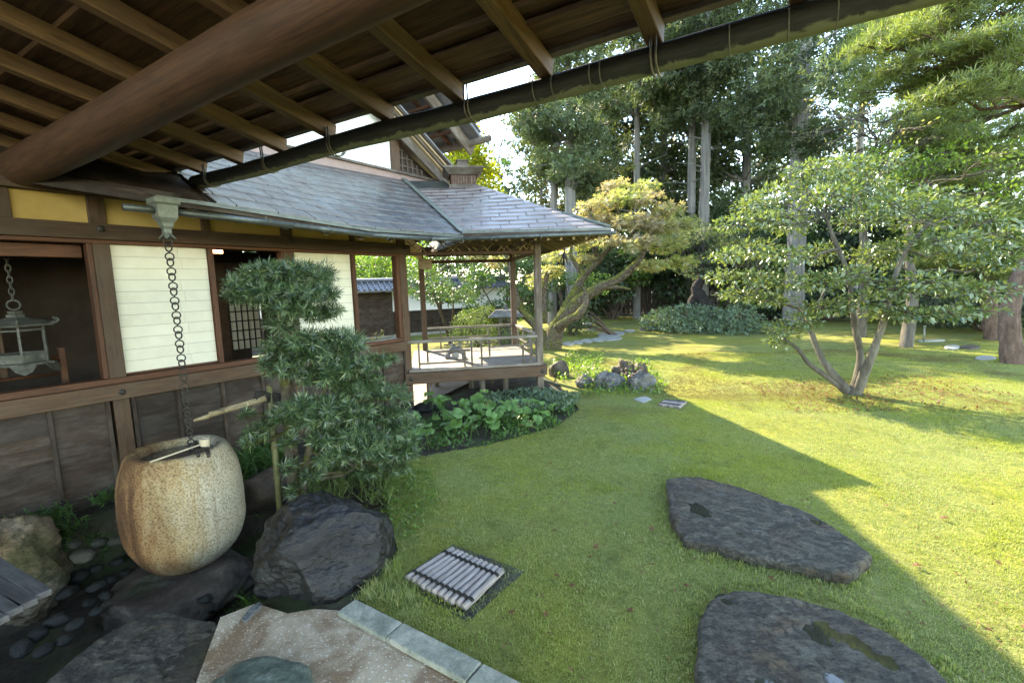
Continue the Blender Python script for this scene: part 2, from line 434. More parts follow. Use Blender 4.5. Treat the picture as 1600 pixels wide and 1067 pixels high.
def grass_mat():
    t = NT('grass_blade'); g = t.n('ShaderNodeNewGeometry'); P = g.outputs['Position']
    col = t.ramp(g.outputs['Random Per Island'], [(0, (.11, .155, .05)), (.4, (.175, .22, .075)), (.75, (.25, .27, .11)), (1, (.37, .32, .18))])
    n1 = t.noise(P, .7, 4, .65, .4); n2 = t.noise(P, 2.6, 5, .7, .4); n3 = t.noise(P, .42, 5, .7, .8)
    col = t.mix(t.ramp(n1, [(.46, (0, 0, 0)), (.6, (.8, .8, .8))]), col, (.24, .265, .05))
    col = t.mix(t.ramp(n2, [(.30, (.65, .65, .65)), (.46, (0, 0, 0))]), col, (.10, .12, .045))
    col = t.mix(t.ramp(n2, [(.60, (0, 0, 0)), (.72, (.6, .6, .6))]), col, (.30, .25, .12))
    sp = t.n('ShaderNodeSeparateXYZ'); t.l(P, sp.inputs[0])
    fd = t.ramp(t.math('MULTIPLY', sp.outputs['Y'], .1), [(.5, (0, 0, 0)), (.75, (1, 1, 1))])
    br = t.math('MULTIPLY', t.ramp(n3, [(.50, (0, 0, 0)), (.6, (.8, .8, .8))]), fd)
    col = t.mix(br, col, (.13, .09, .045))
    b = t.n('ShaderNodeBsdfPrincipled'); t.l(col, b.inputs['Base Color']); b.inputs['Roughness'].default_value = .6; b.inputs['Specular IOR Level'].default_value = .25
    tr = t.n('ShaderNodeBsdfTranslucent'); t.l(t.mix(1, col, (2, 2.1, 1), 'MULTIPLY'), tr.inputs['Color'])
    mx = t.n('ShaderNodeMixShader'); mx.inputs[0].default_value = .33
    t.l(b.outputs[0], mx.inputs[1]); t.l(tr.outputs[0], mx.inputs[2]); t.l(mx.outputs[0], t.out.inputs['Surface'])
    return t.m
M_['grass'] = grass_mat()
M_['deadleaf'] = leaf_mat('fallen_leaf', [(.09, .04, .018), (.16, .08, .035)], .2, .6, .3)
# ------------------------------------------------------------------ layout frame of the buildings
def V2(x, y): return Vector((x, y, 0))
AZ = .6179
C0 = V2(-1.580, 7.083)
dW = V2(math.sin(AZ), math.cos(AZ)); nW = V2(math.cos(AZ), -math.sin(AZ))     # along the wall, out of the wall
eP = V2(.986, .166); gP = V2(-.166, .986)                                     # pavilion front, pavilion depth
PW, PD = 2.04, 2.27
P1 = C0.copy(); P2 = C0 + PW * eP; P3 = P2 + PD * gP; P4 = C0 + PD * gP + .22 * eP
def WP(t, z, off=0.0):
    p = C0 - t * dW + off * nW; return Vector((p.x, p.y, z))
EO_az = R(-59)
Ev = V2(math.sin(EO_az), math.cos(EO_az)); Ov = V2(math.cos(EO_az), -math.sin(EO_az))
def EO(s, q, z):
    p = Ev * s + Ov * q; return Vector((p.x, p.y, z))
UPZ = Vector((0, 0, 1))
def up(p, z): return Vector((p.x, p.y, z))

# ------------------------------------------------------------------ ground, lawn, terrace
PITC = V2(-2.55, 3.15)
def pit(x, y):
    a = V2(x, y) - PITC
    u = a.dot(nW); w = a.dot(dW)
    r = math.sqrt((u / .95) ** 2 + (w / 1.55) ** 2)
    k = min(max((1.25 - r) / .45, 0), 1)
    return -.46 * k * k * (3 - 2 * k)
def axis(lo, hi, d0, c):
    xs = [c]; d = d0
    while xs[-1] < hi: xs.append(xs[-1] + d); d = d0 if abs(xs[-1] - c) < 3.0 else d * 1.25
    ys = [c]; d = d0
    while ys[-1] > lo: ys.append(ys[-1] - d); d = d0 if abs(ys[-1] - c) < 3.0 else d * 1.25
    return sorted(set(ys + xs))
gx, gy = axis(-900, 900, .08, -2.4), axis(-900, 1200, .08, 3.2)
vs, fs = [], []
for j, y in enumerate(gy):
    for i, x in enumerate(gx):
        z = pit(x, y)
        if abs(x) < 12 and abs(y) < 16: z += .02 * (noise.noise(Vector((x * 1.3, y * 1.3, 0)))) - .014
        vs.append((x, y, z))
nx = len(gx)
for j in range(len(gy) - 1):
    for i in range(nx - 1): fs.append((j * nx + i, j * nx + i + 1, (j + 1) * nx + i + 1, (j + 1) * nx + i))
m = MB(); m.v = vs; m.f = fs
tag(m.build('ground', M_['soil'], smooth=True), 'dark soil of the garden beds and the sunken basin pit', kind='structure')

lawn_px = [(835, 1090), (556, 936), (600, 905), (622, 862), (606, 800), (600, 745), (640, 718), (760, 697), (870, 668), (905, 640), (880, 610), (868, 592)]
lawn = [gnd(u, v) for u, v in lawn_px]
lawn_far = [V2(.75, 8.6), V2(.3, 10.4), V2(-1.3, 10.6), V2(-3.2, 10.3), V2(-6.5, 14), V2(-9, 19), V2(-4, 24), V2(3.5, 25.4), V2(14, 25.8), V2(60, 27), V2(70, -6), V2(1.4, -6), V2(.9, .6)]
poly = [Vector((p.x, p.y, 0)) for p in lawn] + lawn_far
def lawn_mat():
    t = NT('lawn_turf'); c = t.coord((1, 1, 1), shift=False)
    n1 = t.noise(c, .55, 5, .6, .4); n2 = t.noise(c, 2.3, 6, .7); n3 = t.noise(c, 45, 4, .8); n4 = t.noise(c, .22, 4, .6, .6)
    n5 = t.noise(t.coord((1, 2.6, 1), shift=False), .5, 5, .65, .5)
    col = t.ramp(n2, [(.3, (.14, .16, .05)), (.52, (.20, .215, .065)), (.72, (.26, .25, .09))])
    sp = t.n('ShaderNodeSeparateXYZ'); t.l(c, sp.inputs[0])
    fardist = t.ramp(t.math('MULTIPLY', sp.outputs['Y'], .05), [(.22, (0, 0, 0)), (.42, (1, 1, 1))])
    moss = t.ramp(n1, [(.42, (0, 0, 0)), (.62, (1, 1, 1))])
    col = t.mix(t.mix(1, moss, (.8, .8, .8), 'MULTIPLY'), col, (.25, .24, .035))
    bare = t.math('MULTIPLY', t.ramp(n5, [(.5, (0, 0, 0)), (.66, (1, 1, 1))]), fardist)
    col = t.mix(t.math('MULTIPLY', bare, .75), col, (.105, .08, .035))
    col = t.mix(.8, col, t.ramp(n3, [(.28, (.25, .27, .2)), (.6, (1, 1, 1))]), 'MULTIPLY')
    t.bsdf(col, .95, t.bump(n3, .9, .02, t.bump(n2, .5, .03)), .15)
    return t.m
M_['lawn'] = lawn_mat()
def fill_poly(name, pts, z, mat):
    m = MB(); m.add([(p.x, p.y, z) for p in pts], [tuple(range(len(pts)))])
    o = m.build(name, mat)
    # make it face up
    if o.data.polygons[0].normal.z < 0: o.data.flip_normals()
    return o
tag(fill_poly('lawn', poly, .010, M_['lawn']), 'mown yellow green lawn with mossy and bare patches', kind='structure')

def terrace_mat():
    t = NT('washed_aggregate'); c = t.coord((1, 1, 1), shift=False)
    vo = t.n('ShaderNodeTexVoronoi'); vo.inputs['Scale'].default_value = 95; t.l(c, vo.inputs['Vector'])
    cr = t.n('ShaderNodeSeparateColor'); t.l(vo.outputs['Color'], cr.inputs[0])
    peb = t.ramp(cr.outputs[0], [(0, (.24, .165, .10)), (.5, (.37, .27, .18)), (.82, (.44, .345, .25)), (.86, (.66, .63, .58))], 'CONSTANT')
    d = t.ramp(vo.outputs['Distance'], [(.25, (1, 1, 1)), (.6, (0, 0, 0))])
    col = t.mix(d, (.24, .19, .14), peb)
    n = t.noise(c, 2.1, 5, .6, .8); col = t.mix(t.ramp(n, [(.44, (0, 0, 0)), (.56, (.85, .85, .85))]), t.mix(.4, col, (.62, .50, .33)), t.mix(1, col, (.72, .54, .38), 'MULTIPLY'))
    n6 = t.noise(c, 28, 4, .7); col = t.mix(.3, col, t.ramp(n6, [(.3, (.5, .5, .5)), (.7, (1, 1, 1))]), 'MULTIPLY')
    t.bsdf(col, t.ramp(n, [(.44, (.85,) * 3), (.6, (.5,) * 3)]), t.bump(d, .5, .004), .4)
    return t.m
k0, k1 = gnd(525.8, 957, .03), gnd(727, 1067, .03)       # inner edge of the kerb
k2, k3 = gnd(553.8, 936, .03), gnd(818, 1067, .03)       # outer edge
kd = (k1 - k0).normalized(); kd.z = 0; kd.normalize(); kn_ = Vector((-kd.y, kd.x, 0))
kw = abs((k2 - k0).dot(kn_)); kn_ = kn_ * (1 if (k2 - k0).dot(kn_) > 0 else -1)
tp = [gnd(300, 1090), gnd(322, 1030), gnd(345, 968), gnd(400, 946), gnd(450, 962), gnd(490, 955), gnd(528, 957), k0 + kd * 3.4, k0 + kd * 3.4 - kn_ * 3.0, gnd(300, 1090) + V2(.1, -1.2)]
tm = MB(); ter = [V2(p.x, p.y) for p in tp]
area = sum(ter[i].x * ter[(i + 1) % len(ter)].y - ter[(i + 1) % len(ter)].x * ter[i].y for i in range(len(ter)))
if area < 0: ter.reverse()
tm.prism([(p.x, p.y) for p in ter], -.5, .016)
tag(tm.build('terrace', terrace_mat()), 'washed aggregate terrace floor with damp brown patches', kind='structure')
kb = thing('stone_kerb', 'pale green stone kerb between the aggregate terrace and the lawn', 'kerb', (k0.x, k0.y, 0))
cuts = [0, .0, 0]
j = gnd(602.8, 997.5, .03); l1 = (j - k0).dot(kd)
cuts = [0, l1, l1 * 2.35, l1 * 3.9, l1 * 5.3]
for i in range(4):
    a = k0 + kd * (cuts[i] + .004); b = k0 + kd * (cuts[i + 1] - .004)
    c = (a + b) / 2 + kn_ * kw / 2
    mm = MB().box((0, 0, 0), ((b - a).length, kw, .18))
    mt = Matrix((kd, kn_, UPZ if kd.cross(kn_).z > 0 else -UPZ)).transposed().to_4x4(); mt.translation = Vector((c.x, c.y, -.05 + .003 * (i % 2)))
    mm.build('kerb_stone', M_['kerb'], kb, M=mt, bevel=.008, seg=2)

# ------------------------------------------------------------------ tea house
HS = thing('tea_house', 'old wooden tea house with cream paper screens, ochre wall band and shingled roof', 'house', (C0.x, C0.y, 0))
def wbeam(name, t0, t1, z0, z1, o0, o1, mat, parent=None, bevel=.004):
    """timber running along the wall"""
    a = WP(t0, (z0 + z1) / 2, (o0 + o1) / 2); b = WP(t1, (z0 + z1) / 2, (o0 + o1) / 2)
    return beam(name, a, b, abs(o1 - o0), z1 - z0, mat, parent or HS, bevel=bevel)
def wpost(name, t0, t1, z0, z1, o0, o1, mat, parent=None, bevel=.004):
    a = WP((t0 + t1) / 2, z0, (o0 + o1) / 2); b = WP((t0 + t1) / 2, z1, (o0 + o1) / 2)
    return beam(name, a, b, abs(o1 - o0), abs(t1 - t0), mat, parent or HS, up=tuple(dW), bevel=bevel)
TL = 7.4
for a, b in ((3.44, 3.56), (1.72, 1.85), (-.03, .10), (5.25, 5.38), (7.2, 7.35)):
    wpost('post', a, b, -.02, 2.86, -.10, .035, M_['post'])
wpost('post', 4.02, 4.12, 2.447, 2.68, -.06, .03, M_['post'])
wpost('post', .84, .92, 2.447, 2.68, -.06, .03, M_['post'])
wpost('post', 2.60, 2.68, 2.447, 2.68, -.06, .03, M_['post'])
wbeam('lintel_beam', -.09, TL, 2.31, 2.445, -.05, .075, M_['post'])
wbeam('head_rail', .10, TL, 2.275, 2.308, -.07, .05, M_['frame'])
wbeam('top_beam', -.09, TL, 2.68, 2.83, -.08, .09, M_['post'])
wbeam('sill_rail', .10, TL, 1.03, 1.085, -.07, .055, M_['frame'])
wbeam('sill_beam', .10, TL, .89, 1.028, -.05, .085, M_['post'])
wbeam('ground_beam', .0, TL, -.02, .07, -.06, .05, M_['plank'])
for z0, z1, t0, t1 in ((2.447, 2.678, .12, 7.3),):
    wbeam('ochre_panel', t0, t1, z0, z1, -.045, .0, M_['plaster'], bevel=0)
# nail covers on the beams
for t, z in ((3.5, 2.40), (3.5, .955), (1.78, 2.40), (.035, 2.40)):
    m = MB(); c = WP(t, z, .078)
    m.tube([c, c + nW * .012, c + nW * .02], [.032, .028, .012], 8)
    m.build('nail_cover', M_['iron'], HS)
# lower boarded wall: horizontal planks, vertical battens
bt = [.10, .50, .92, 1.34, 1.70, 1.87, 2.22, 2.64, 3.05, 3.41, 3.60, 3.98, 4.42, 4.85, 5.22, 5.4, 5.85, 6.3, 6.75, 7.19]
rows = [.07, .27, .47, .68, .888]
for i in range(len(bt) - 1):
    if abs(bt[i + 1] - bt[i]) < .2: continue
    for k in range(4):
        a = WP(bt[i] + .002, 0, 0); b = WP(bt[i + 1] - .002, 0, 0)
        z0, z1 = rows[k], rows[k + 1] + .018
        # each board leans over the one below
        A = [WP(bt[i], z0, .021), WP(bt[i + 1], z0, .021), WP(bt[i + 1], z0, -.004), WP(bt[i], z0, -.004),
             WP(bt[i], z1, 0.0), WP(bt[i + 1], z1, 0.0), WP(bt[i + 1], z1, -.014), WP(bt[i], z1, -.014)]
        X = -dW; Z = UPZ; Y = Z.cross(X)
        Mx = Matrix((X, Y, Z)).transposed().to_4x4(); Mx.translation = A[0]
        Mi = Mx.inverted(); mb = MB(); mb.hexa([Mi @ p for p in A]); mb.build('plank', M_['plank'], HS, M=Mx)
for t in bt:
    wpost('batten', t - .016, t + .016, .07, .888, .0, .038, M_['plank'])
# paper screens
def shoji(t0, t1, z0=1.09, z1=2.278, rows_=11, off=-.012):
    fr = wbeam('paper_screen', t0, t1, z0, z0 + .018, off - .03, off + .006, M_['frame'], bevel=.002)
    hh = (z1 - z0 - .018) / rows_
    for k in range(rows_):
        cutx = [t0 + .004, t0 + (t1 - t0) * (.30 + .03 * (k % 3)), t1 - .004]
        for a, b in zip(cutx[:-1], cutx[1:]):
            aa = WP(a + .0008, 0, 0); zc0 = z0 + .018 + k * hh + .0012; zc1 = z0 + .018 + (k + 1) * hh - .0012
            o = off + .001 * ((k * 7 + int(a * 10)) % 2)
            P = [WP(a + .001, zc0, o), WP(b - .001, zc0, o), WP(b - .001, zc0, o - .004), WP(a + .001, zc0, o - .004),
                 WP(a + .001, zc1, o), WP(b - .001, zc1, o), WP(b - .001, zc1, o - .004), WP(a + .001, zc1, o - .004)]
            MB().hexa(P).build('paper_sheet', M_['paper'], fr)
    MB().hexa([WP(t0, z0, off - .006), WP(t1, z0, off - .006), WP(t1, z0, off - .018), WP(t0, z0, off - .018),
               WP(t0, z1, off - .006), WP(t1, z1, off - .006), WP(t1, z1, off - .018), WP(t0, z1, off - .018)]).build('screen_back', M_['frame'], fr)
shoji(2.645, 3.435); shoji(.915, 1.715)
wpost('window_jamb', 2.60, 2.642, 1.086, 2.279, -.07, .035, M_['frame'])
wpost('window_jamb', 1.852, 1.88, 1.086, 2.279, -.07, .03, M_['frame'])
wpost('window_jamb', .865, .912, 1.086, 2.279, -.07, .035, M_['frame'])
wpost('window_jamb', .102, .165, 1.086, 2.279, -.07, .03, M_['frame'])
wpost('window_jamb', 3.562, 3.60, 1.086, 2.279, -.07, .03, M_['frame'])
# left window: dark glass panes on the far sliding screens
def iw(t0, t1, z0, z1, o0, o1, name, mat):
    P = [WP(t0, z0, o0), WP(t1, z0, o0), WP(t1, z0, o1), WP(t0, z0, o1), WP(t0, z1, o0), WP(t1, z1, o0), WP(t1, z1, o1), WP(t0, z1, o1)]
    return MB().hexa(P).build(name, mat, HS)
iw(-.05, TL, .45, .56, -.10, -4.2, 'tatami_floor', M_['tatami'])
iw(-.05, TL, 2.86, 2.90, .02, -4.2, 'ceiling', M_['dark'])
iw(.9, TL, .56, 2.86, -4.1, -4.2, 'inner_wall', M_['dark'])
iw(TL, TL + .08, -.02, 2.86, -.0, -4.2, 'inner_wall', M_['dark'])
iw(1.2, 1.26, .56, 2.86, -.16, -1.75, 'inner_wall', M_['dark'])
# inner partition with lattice screens seen through the doorway
def lattice(t0, t1, z0, z1, off, nxx, nz, parent_name='lattice_screen'):
    fr = iw(t0, t1, z0, z1, off - .012, off - .016, parent_name, M_['paper'])
    m = MB()
    for i in range(nxx + 1):
        t = t0 + (t1 - t0) * i / nxx
        m.hexa([WP(t - .008, z0, off), WP(t + .008, z0, off), WP(t + .008, z0, off - .011), WP(t - .008, z0, off - .011),
                WP(t - .008, z1, off), WP(t + .008, z1, off), WP(t + .008, z1, off - .011), WP(t - .008, z1, off - .011)])
    m.build('lattice_bars', M_['dark'], fr)
    m = MB()
    for i in range(nz + 1):
        z = z0 + (z1 - z0) * i / nz
        m.hexa([WP(t0, z - .008, off + .002), WP(t1, z - .008, off + .002), WP(t1, z - .008, off - .009), WP(t0, z - .008, off - .009),
                WP(t0, z + .008, off + .002), WP(t1, z + .008, off + .002), WP(t1, z + .008, off - .009), WP(t0, z + .008, off - .009)])
    m.build('lattice_rails', M_['dark'], fr)
OFI = -1.75
lattice(1.30, 3.3, 2.42, 2.72, OFI, 18, 4)
wbeam('inner_lintel', 1.27, 7.3, 2.24, 2.40, OFI - .05, OFI + .03, M_['dark'])
lattice(2.12, 2.30, .60, 2.22, OFI, 2, 12)
lattice(1.30, 1.72, 1.0, 2.1, OFI, 5, 8)
iw(1.74, 2.10, .56, 2.24, OFI, OFI - .02, 'board_door', M_['post'])
iw(2.32, 2.36, .56, 2.24, OFI + .01, OFI - .03, 'board_door', M_['frame'])
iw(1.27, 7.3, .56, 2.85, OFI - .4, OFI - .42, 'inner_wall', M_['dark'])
lamp = iw(2.05, 2.35, 2.30, 2.36, -1.0, -1.2, 'ceiling_lamp', M_['frame'])
def emit(name, c, s):
    t = NT(name); e = t.n('ShaderNodeEmission'); e.inputs[0].default_value = (*c, 1); e.inputs[1].default_value = s
    t.l(e.outputs[0], t.out.inputs[0]); return t.m
for a, b in ((2.06, 2.19), (2.21, 2.34)):
    P = [WP(a, 2.31, -.995), WP(b, 2.31, -.995), WP(b, 2.31, -.985), WP(a, 2.31, -.985), WP(a, 2.35, -.995), WP(b, 2.35, -.995), WP(b, 2.35, -.985), WP(a, 2.35, -.985)]
    MB().hexa(P).build('lamp_shade', emit('lamp_glow', (1, .42, .25), 1.6), lamp)
# left room: glazed screen, low rail and a drape-like reflection painted on the pane
wpost('glass_screen_stile', 4.05, 4.10, 1.09, 2.2, -.95, -.99, M_['post'])
wpost('glass_screen_stile', 5.1, 5.15, 1.09, 2.2, -.95, -.99, M_['post'])
wbeam('glass_screen_rail', 4.05, 5.15, 2.15, 2.2, -.95, -.99, M_['post'])
wbeam('inner_hanging_beam', 3.6, 7.2, 2.16, 2.27, -.12, -.16, M_['frame'])
iw(4.12, 5.1, 1.3, 2.14, -.965, -.975, 'painted_reflection_glass', stuff_mat('painted_reflection_glass', [(.3, (.10, .09, .08)), (.7, (.26, .24, .21))], 3, .35, .05, .002, stretch=(3, 3, .6)))  # opaque pane; its upright pale streaks paint a faint reflection
pole('inner_handrail', [WP(3.75, 1.27, -.55), WP(5.2, 1.27, -.55)], .018, M_['frame'], HS)
pole('inner_handrail', [WP(3.75, 1.12, -.55), WP(5.2, 1.12, -.55)], .014, M_['frame'], HS)
wpost('rail_post', 3.72, 3.77, .56, 1.36, -.53, -.57, M_['frame'])
wpost('rail_post', 4.55, 4.6, .56, 1.36, -.53, -.57, M_['frame'])

# main roof ---------------------------------------------------------
SL = .55
OFE = 1.16
def ze(t):
    xs = [-1.5, -.3, 1.5, 3.2, 7.5]; zs = [2.52, 2.50, 2.46, 2.55, 2.62]
    return float(np.interp(t, xs, zs))
A0 = gnd(953, 357, 2.55)
rB = ray(722, 362); kB = (C0.dot(nW) + OFE) / (rB.x * nW.x + rB.y * nW.y)
B0 = Vector((rB.x * kB, rB.y * kB, EYE + rB.z * kB)); tB = -(V2(B0.x, B0.y) - C0).dot(dW)
fe = V2(A0.x - B0.x, A0.y - B0.y).normalized(); fin = V2(-fe.y, fe.x)        # along the front eave, inward
def line_x(p, u, q, v):
    det = u.x * (-v.y) + v.x * u.y
    s = ((q.x - p.x) * (-v.y) + v.x * (q.y - p.y)) / det
    return p + u * s
def valley(r):     # point of the valley line at run r from both eaves
    p = line_x(C0 + nW * (OFE - r), dW, V2(B0.x, B0.y) + fin * r, fe); return p
RT = 2.10
NC = 11
for k in range(NC):
    r0, r1 = RT * k / NC, RT * (k + 1) / NC + .035
    v0, v1 = valley(r0), valley(min(r1, RT + .03))
    tv0, tv1 = -(v0 - C0).dot(dW), -(v1 - C0).dot(dW)
    t = tv0 + .02; w = .36
    first = True
    tt = tv0 - (w / 2 if k % 2 else 0)
    tcut = 3.10 - .077 * (OFE - r0)
    while tt < tcut:
        a, b = tt, min(tt + w - .010, tcut)
        tt += w
        if b < tv0 + .03: continue
        a0 = max(a, tv0 + .01); a1 = max(a, tv1 + .01)
        if a1 > b - .01: a1 = b - .01
        lift = .016 + .004 * random.random()
        def Q(t_, r_, dz): return WP(t_, ze(t_) + SL * r_ + dz, OFE - r_)
        P = [Q(a0, r0, lift - .014), Q(b, r0, lift - .014), Q(b, r1, -.008), Q(a1, r1, -.008), Q(a0, r0, lift), Q(b, r0, lift), Q(b, r1, .004), Q(a1, r1, .004)]
        P = [P[1], P[0], P[3], P[2], P[5], P[4], P[7], P[6]]
        MB().hexa(P).build('shingle', M_['slate'], HS)
# deck below the shingles, fascia layers, valley flashing
def Qr(t_, r_, dz): return WP(t_, ze(t_) + SL * r_ + dz, OFE - r_)
m = MB()
ts = [3.44, 3.05, 2.2, 1.5, .6, tB + .02]
for a, b in zip(ts[1:-1], ts[2:]):
    m.hexa([Qr(a, .03, -.06), Qr(b, .03, -.06), Qr(b - (.6 if b == ts[-1] else 0), RT, -.06), Qr(a, RT, -.06), Qr(a, .03, -.012), Qr(b, .03, -.012), Qr(b - (.6 if b == ts[-1] else 0), RT, -.012), Qr(a, RT, -.012)])
m.build('roof_deck', M_['plank'], HS)
m = MB(); vv = [valley(RT * i / 6) for i in range(7)]; vz = [B0.z - .022 + SL * RT * i / 6 for i in range(7)]
lft = [valley(RT * i / 6) - dW * .45 for i in range(7)]; vz = [z_ - .02 for z_ in vz]
for i in range(6): m.add([up(lft[i], vz[i]), up(vv[i], vz[i]), up(vv[i + 1], vz[i + 1]), up(lft[i + 1], vz[i + 1])], [(0, 1, 2, 3)])
for i in range(6): m.add([up(vv[i], vz[i]), up(vv[i] + fe * .7, vz[i]), up(vv[i + 1] + fe * .7, vz[i + 1]), up(vv[i + 1], vz[i + 1])], [(0, 1, 2, 3)])
m.build('valley_board', M_['copper'], HS)
for nm, dz, hh, o, mt in (('eave_edge', -.014, .03, .012, M_['copper']), ('eave_fascia', -.052, .045, -.012, M_['plank'])):
    for a, b in zip(ts[:-1], ts[1:]):
        p, q = Qr(a, -o, dz), Qr(b, -o, dz)
        beam(nm, p, q, .05, hh, mt, HS, bevel=0)
vp_ = [up(valley(r), B0.z + SL * r + .006) for r in (0, .7, 1.4, RT)]
m = MB()
for a, b in zip(vp_[:-1], vp_[1:]):
    s1, s2 = -dW * -.045, fe * .045
    m.add([a - dW * .045 + UPZ * .0, a + fe * .045, b + fe * .045, b - dW * .045, a - UPZ * .03, b - UPZ * .03], [(0, 1, 2, 3)])
m.build('valley_flashing', M_['copperg'], HS)
# eave rafters under the main roof
for i in range(8):
    t = .3 + i * .42
    beam('eave_rafter', WP(t, ze(t) - .10, OFE - .06), WP(t, ze(t) + SL * 1.1 - .10, OFE - 1.16), .05, .05, M_['old'], HS, up=tuple(UPZ), bevel=0)
# the eave ends where it meets the near roof: diagonal beam, soffit and the wall head beyond
beam('valley_beam', WP(3.30, 2.53, 1.17), WP(4.0, 2.78, .06), .10, .10, M_['plank'], HS)
m = MB(); m.add([WP(3.06, 2.53, 1.13), WP(3.42, 2.54, 1.13), WP(4.0, 2.80, .08), WP(3.9, 2.98, .03), WP(3.0, 3.1, .05), WP(3.03, 2.84, .6)], [(0, 1, 2, 3, 4, 5)]); m.build('soffit_board', M_['plank'], HS)
iw(3.3, TL, 2.83, 3.6, .0, -.05, 'wall_head', M_['plank'])
# flashing band and white gable wall
OW = OFE - RT - .01
zw = 2.50 + SL * RT
iw(-2.05, 6, zw - .05, zw + .10, OW + .03, OW, 'flashing_band', M_['flash'])
iw(-1.98, 6, zw + .10, zw + .135, OW + .07, OW, 'water_table', M_['old'])
iw(-.70, 4, zw + .135, 6.0, OW, OW - .12, 'gable_wall', M_['white'])
wpost('gable_post', -.86, -.70, zw + .135, 4.55, OW - .10, OW + .06, M_['post'])
SG = .60
tE, zE = -2.02, 3.66          # lower right corner of the gable
def gz(t): return zE + SG * (t - tE)
iw(-1.75, -.86, zw + .135, zw + .16, OW + .03, OW - .02, 'gable_rail', M_['post'])
m = MB(); m.add([WP(-.86, zw + .135, OW - .04), WP(-1.85, zw + .135, OW - .04), WP(-.86, gz(-.86) - .08, OW - .04)], [(0, 1, 2)]); m.build('gable_back_board', M_['dark'], HS)
for i in range(7):
    t = -.97 - i * .115
    if gz(t) - .12 > zw + .17: wpost('gable_bar', t - .012, t + .012, zw + .135, gz(t) - .10, OW - .03, OW - .005, M_['old'], bevel=0)
for i in range(3):
    z = zw + .26 + i * .13; t1 = tE + (z - zE) / SG + .14
    if t1 < -.9: wbeam('gable_cross_bar', -.86, t1, z - .01, z + .01, OW - .032, OW - .012, M_['old'], bevel=0)
def slope_beam(name, t0, t1, dz, hh, o0, o1, mat):
    a = WP(t0, gz(t0) + dz, (o0 + o1) / 2); b = WP(t1, gz(t1) + dz, (o0 + o1) / 2)
    return beam(name, a, b, abs(o1 - o0), hh, mat, HS, bevel=0)
slope_beam('barge_board', tE + .12, 1.5, -.02, .17, OW + .16, OW + .20, M_['old'])
slope_beam('barge_moulding', tE, 1.5, .075, .03, OW + .10, OW + .25, M_['lattice'])
slope_beam('barge_moulding', tE - .02, 1.5, .12, .035, OW + .08, OW + .29, M_['old'])
slope_beam('barge_moulding', tE - .04, 1.5, .16, .03, OW + .05, OW + .33, M_['lattice'])
m = MB()
a0, a1 = WP(tE - .08, gz(tE) + .17, OW + .35), WP(1.5, gz(1.5) + .17, OW + .35)
b0, b1 = a0 - nW * 3, a1 - nW * 3
m.hexa([a0, b0, b1, a1, a0 + UPZ * .05, b0 + UPZ * .05, b1 + UPZ * .05, a1 + UPZ * .05])
m.build('gable_roof', M_['slate2'], HS)
for i in range(9):
    t = tE - .05 + i * .26
    m = MB().box((0, 0, 0), (.30, .36, .03))
    c = WP(t, gz(t) + .235, OW + .20); X = (WP(t + .1, gz(t + .1), 0) - WP(t, gz(t), 0)).normalized(); Mx = Matrix((X, X.cross(nW).cross(X) * -1 if False else nW, X.cross(nW))).transposed().to_4x4(); Mx.translation = c
    m.build('verge_tile', M_['tile'], HS, M=Mx)

# upper storey roof ---------------------------------------------------
UR_T, UR_Z, UR_O, UR_S = -2.10, 4.42, -.40, .62
def uz(t): return UR_Z + UR_S * (t - UR_T)
TR = 2.1
def UP_(t, off, dz=0): return WP(t, uz(t) + dz, off)
m = MB(); m.hexa([UP_(UR_T - .12, UR_O + .25, .09), UP_(UR_T - .12, -6, .09), UP_(TR, -6, .09), UP_(TR, UR_O + .25, .09),
                  UP_(UR_T - .12, UR_O + .25, .16), UP_(UR_T - .12, -6, .16), UP_(TR, -6, .16), UP_(TR, UR_O + .25, .16)])
m.build('upper_roof', M_['tile'], HS)
m = MB(); zr_ = uz(TR)
def LP(t, off, dz): return WP(t, zr_ - .5 * (t - TR) + dz, off)
m.hexa([LP(TR, UR_O + .25, .09), LP(TR, -6, .09), LP(9.5, -6, .09), LP(9.5, UR_O + .25, .09), LP(TR, UR_O + .25, .16), LP(TR, -6, .16), LP(9.5, -6, .16), LP(9.5, UR_O + .25, .16)])
m.build('upper_roof', M_['tile'], HS)
iw(-1.6, 9, 3.2, 4.6, -1.6, -5.6, 'upper_wall', M_['white'])
beam('upper_barge_board', UP_(UR_T - .10, UR_O, -.06), UP_(TR, UR_O, -.06), .05, .20, M_['old'], HS)
for i in range(7):
    t = UR_T - .05 + i * .22
    beam('verge_tile', UP_(t, UR_O + .12, .19), UP_(t + .23, UR_O + .12, .21), .30, .035, M_['tile'], HS)
for i in range(9):
    t = UR_T + .02 + i * .25
    beam('purlin', UP_(t, UR_O, .02), UP_(t, -5.8, .02), .05, .05, M_['frame'], HS)
for i in range(6):
    o = UR_O - .45 - i * .5
    beam('upper_rafter', UP_(UR_T - .08, o, .055), UP_(1.5, o, .055), .06, .05, M_['frame'], HS)
pole('upper_gutter', [UP_(UR_T + .02, .12, -.02), UP_(UR_T + .02, -3, -.04), UP_(UR_T + .02, -5.9, -.06)], .055, M_['old'], HS)
for i in range(3):
    o = UR_O - .3 - i * 1.4
    pole('gutter_strap', [UP_(UR_T + .08, o, .08), UP_(UR_T + .02, o, -.085)], .009, M_['wire'], HS)

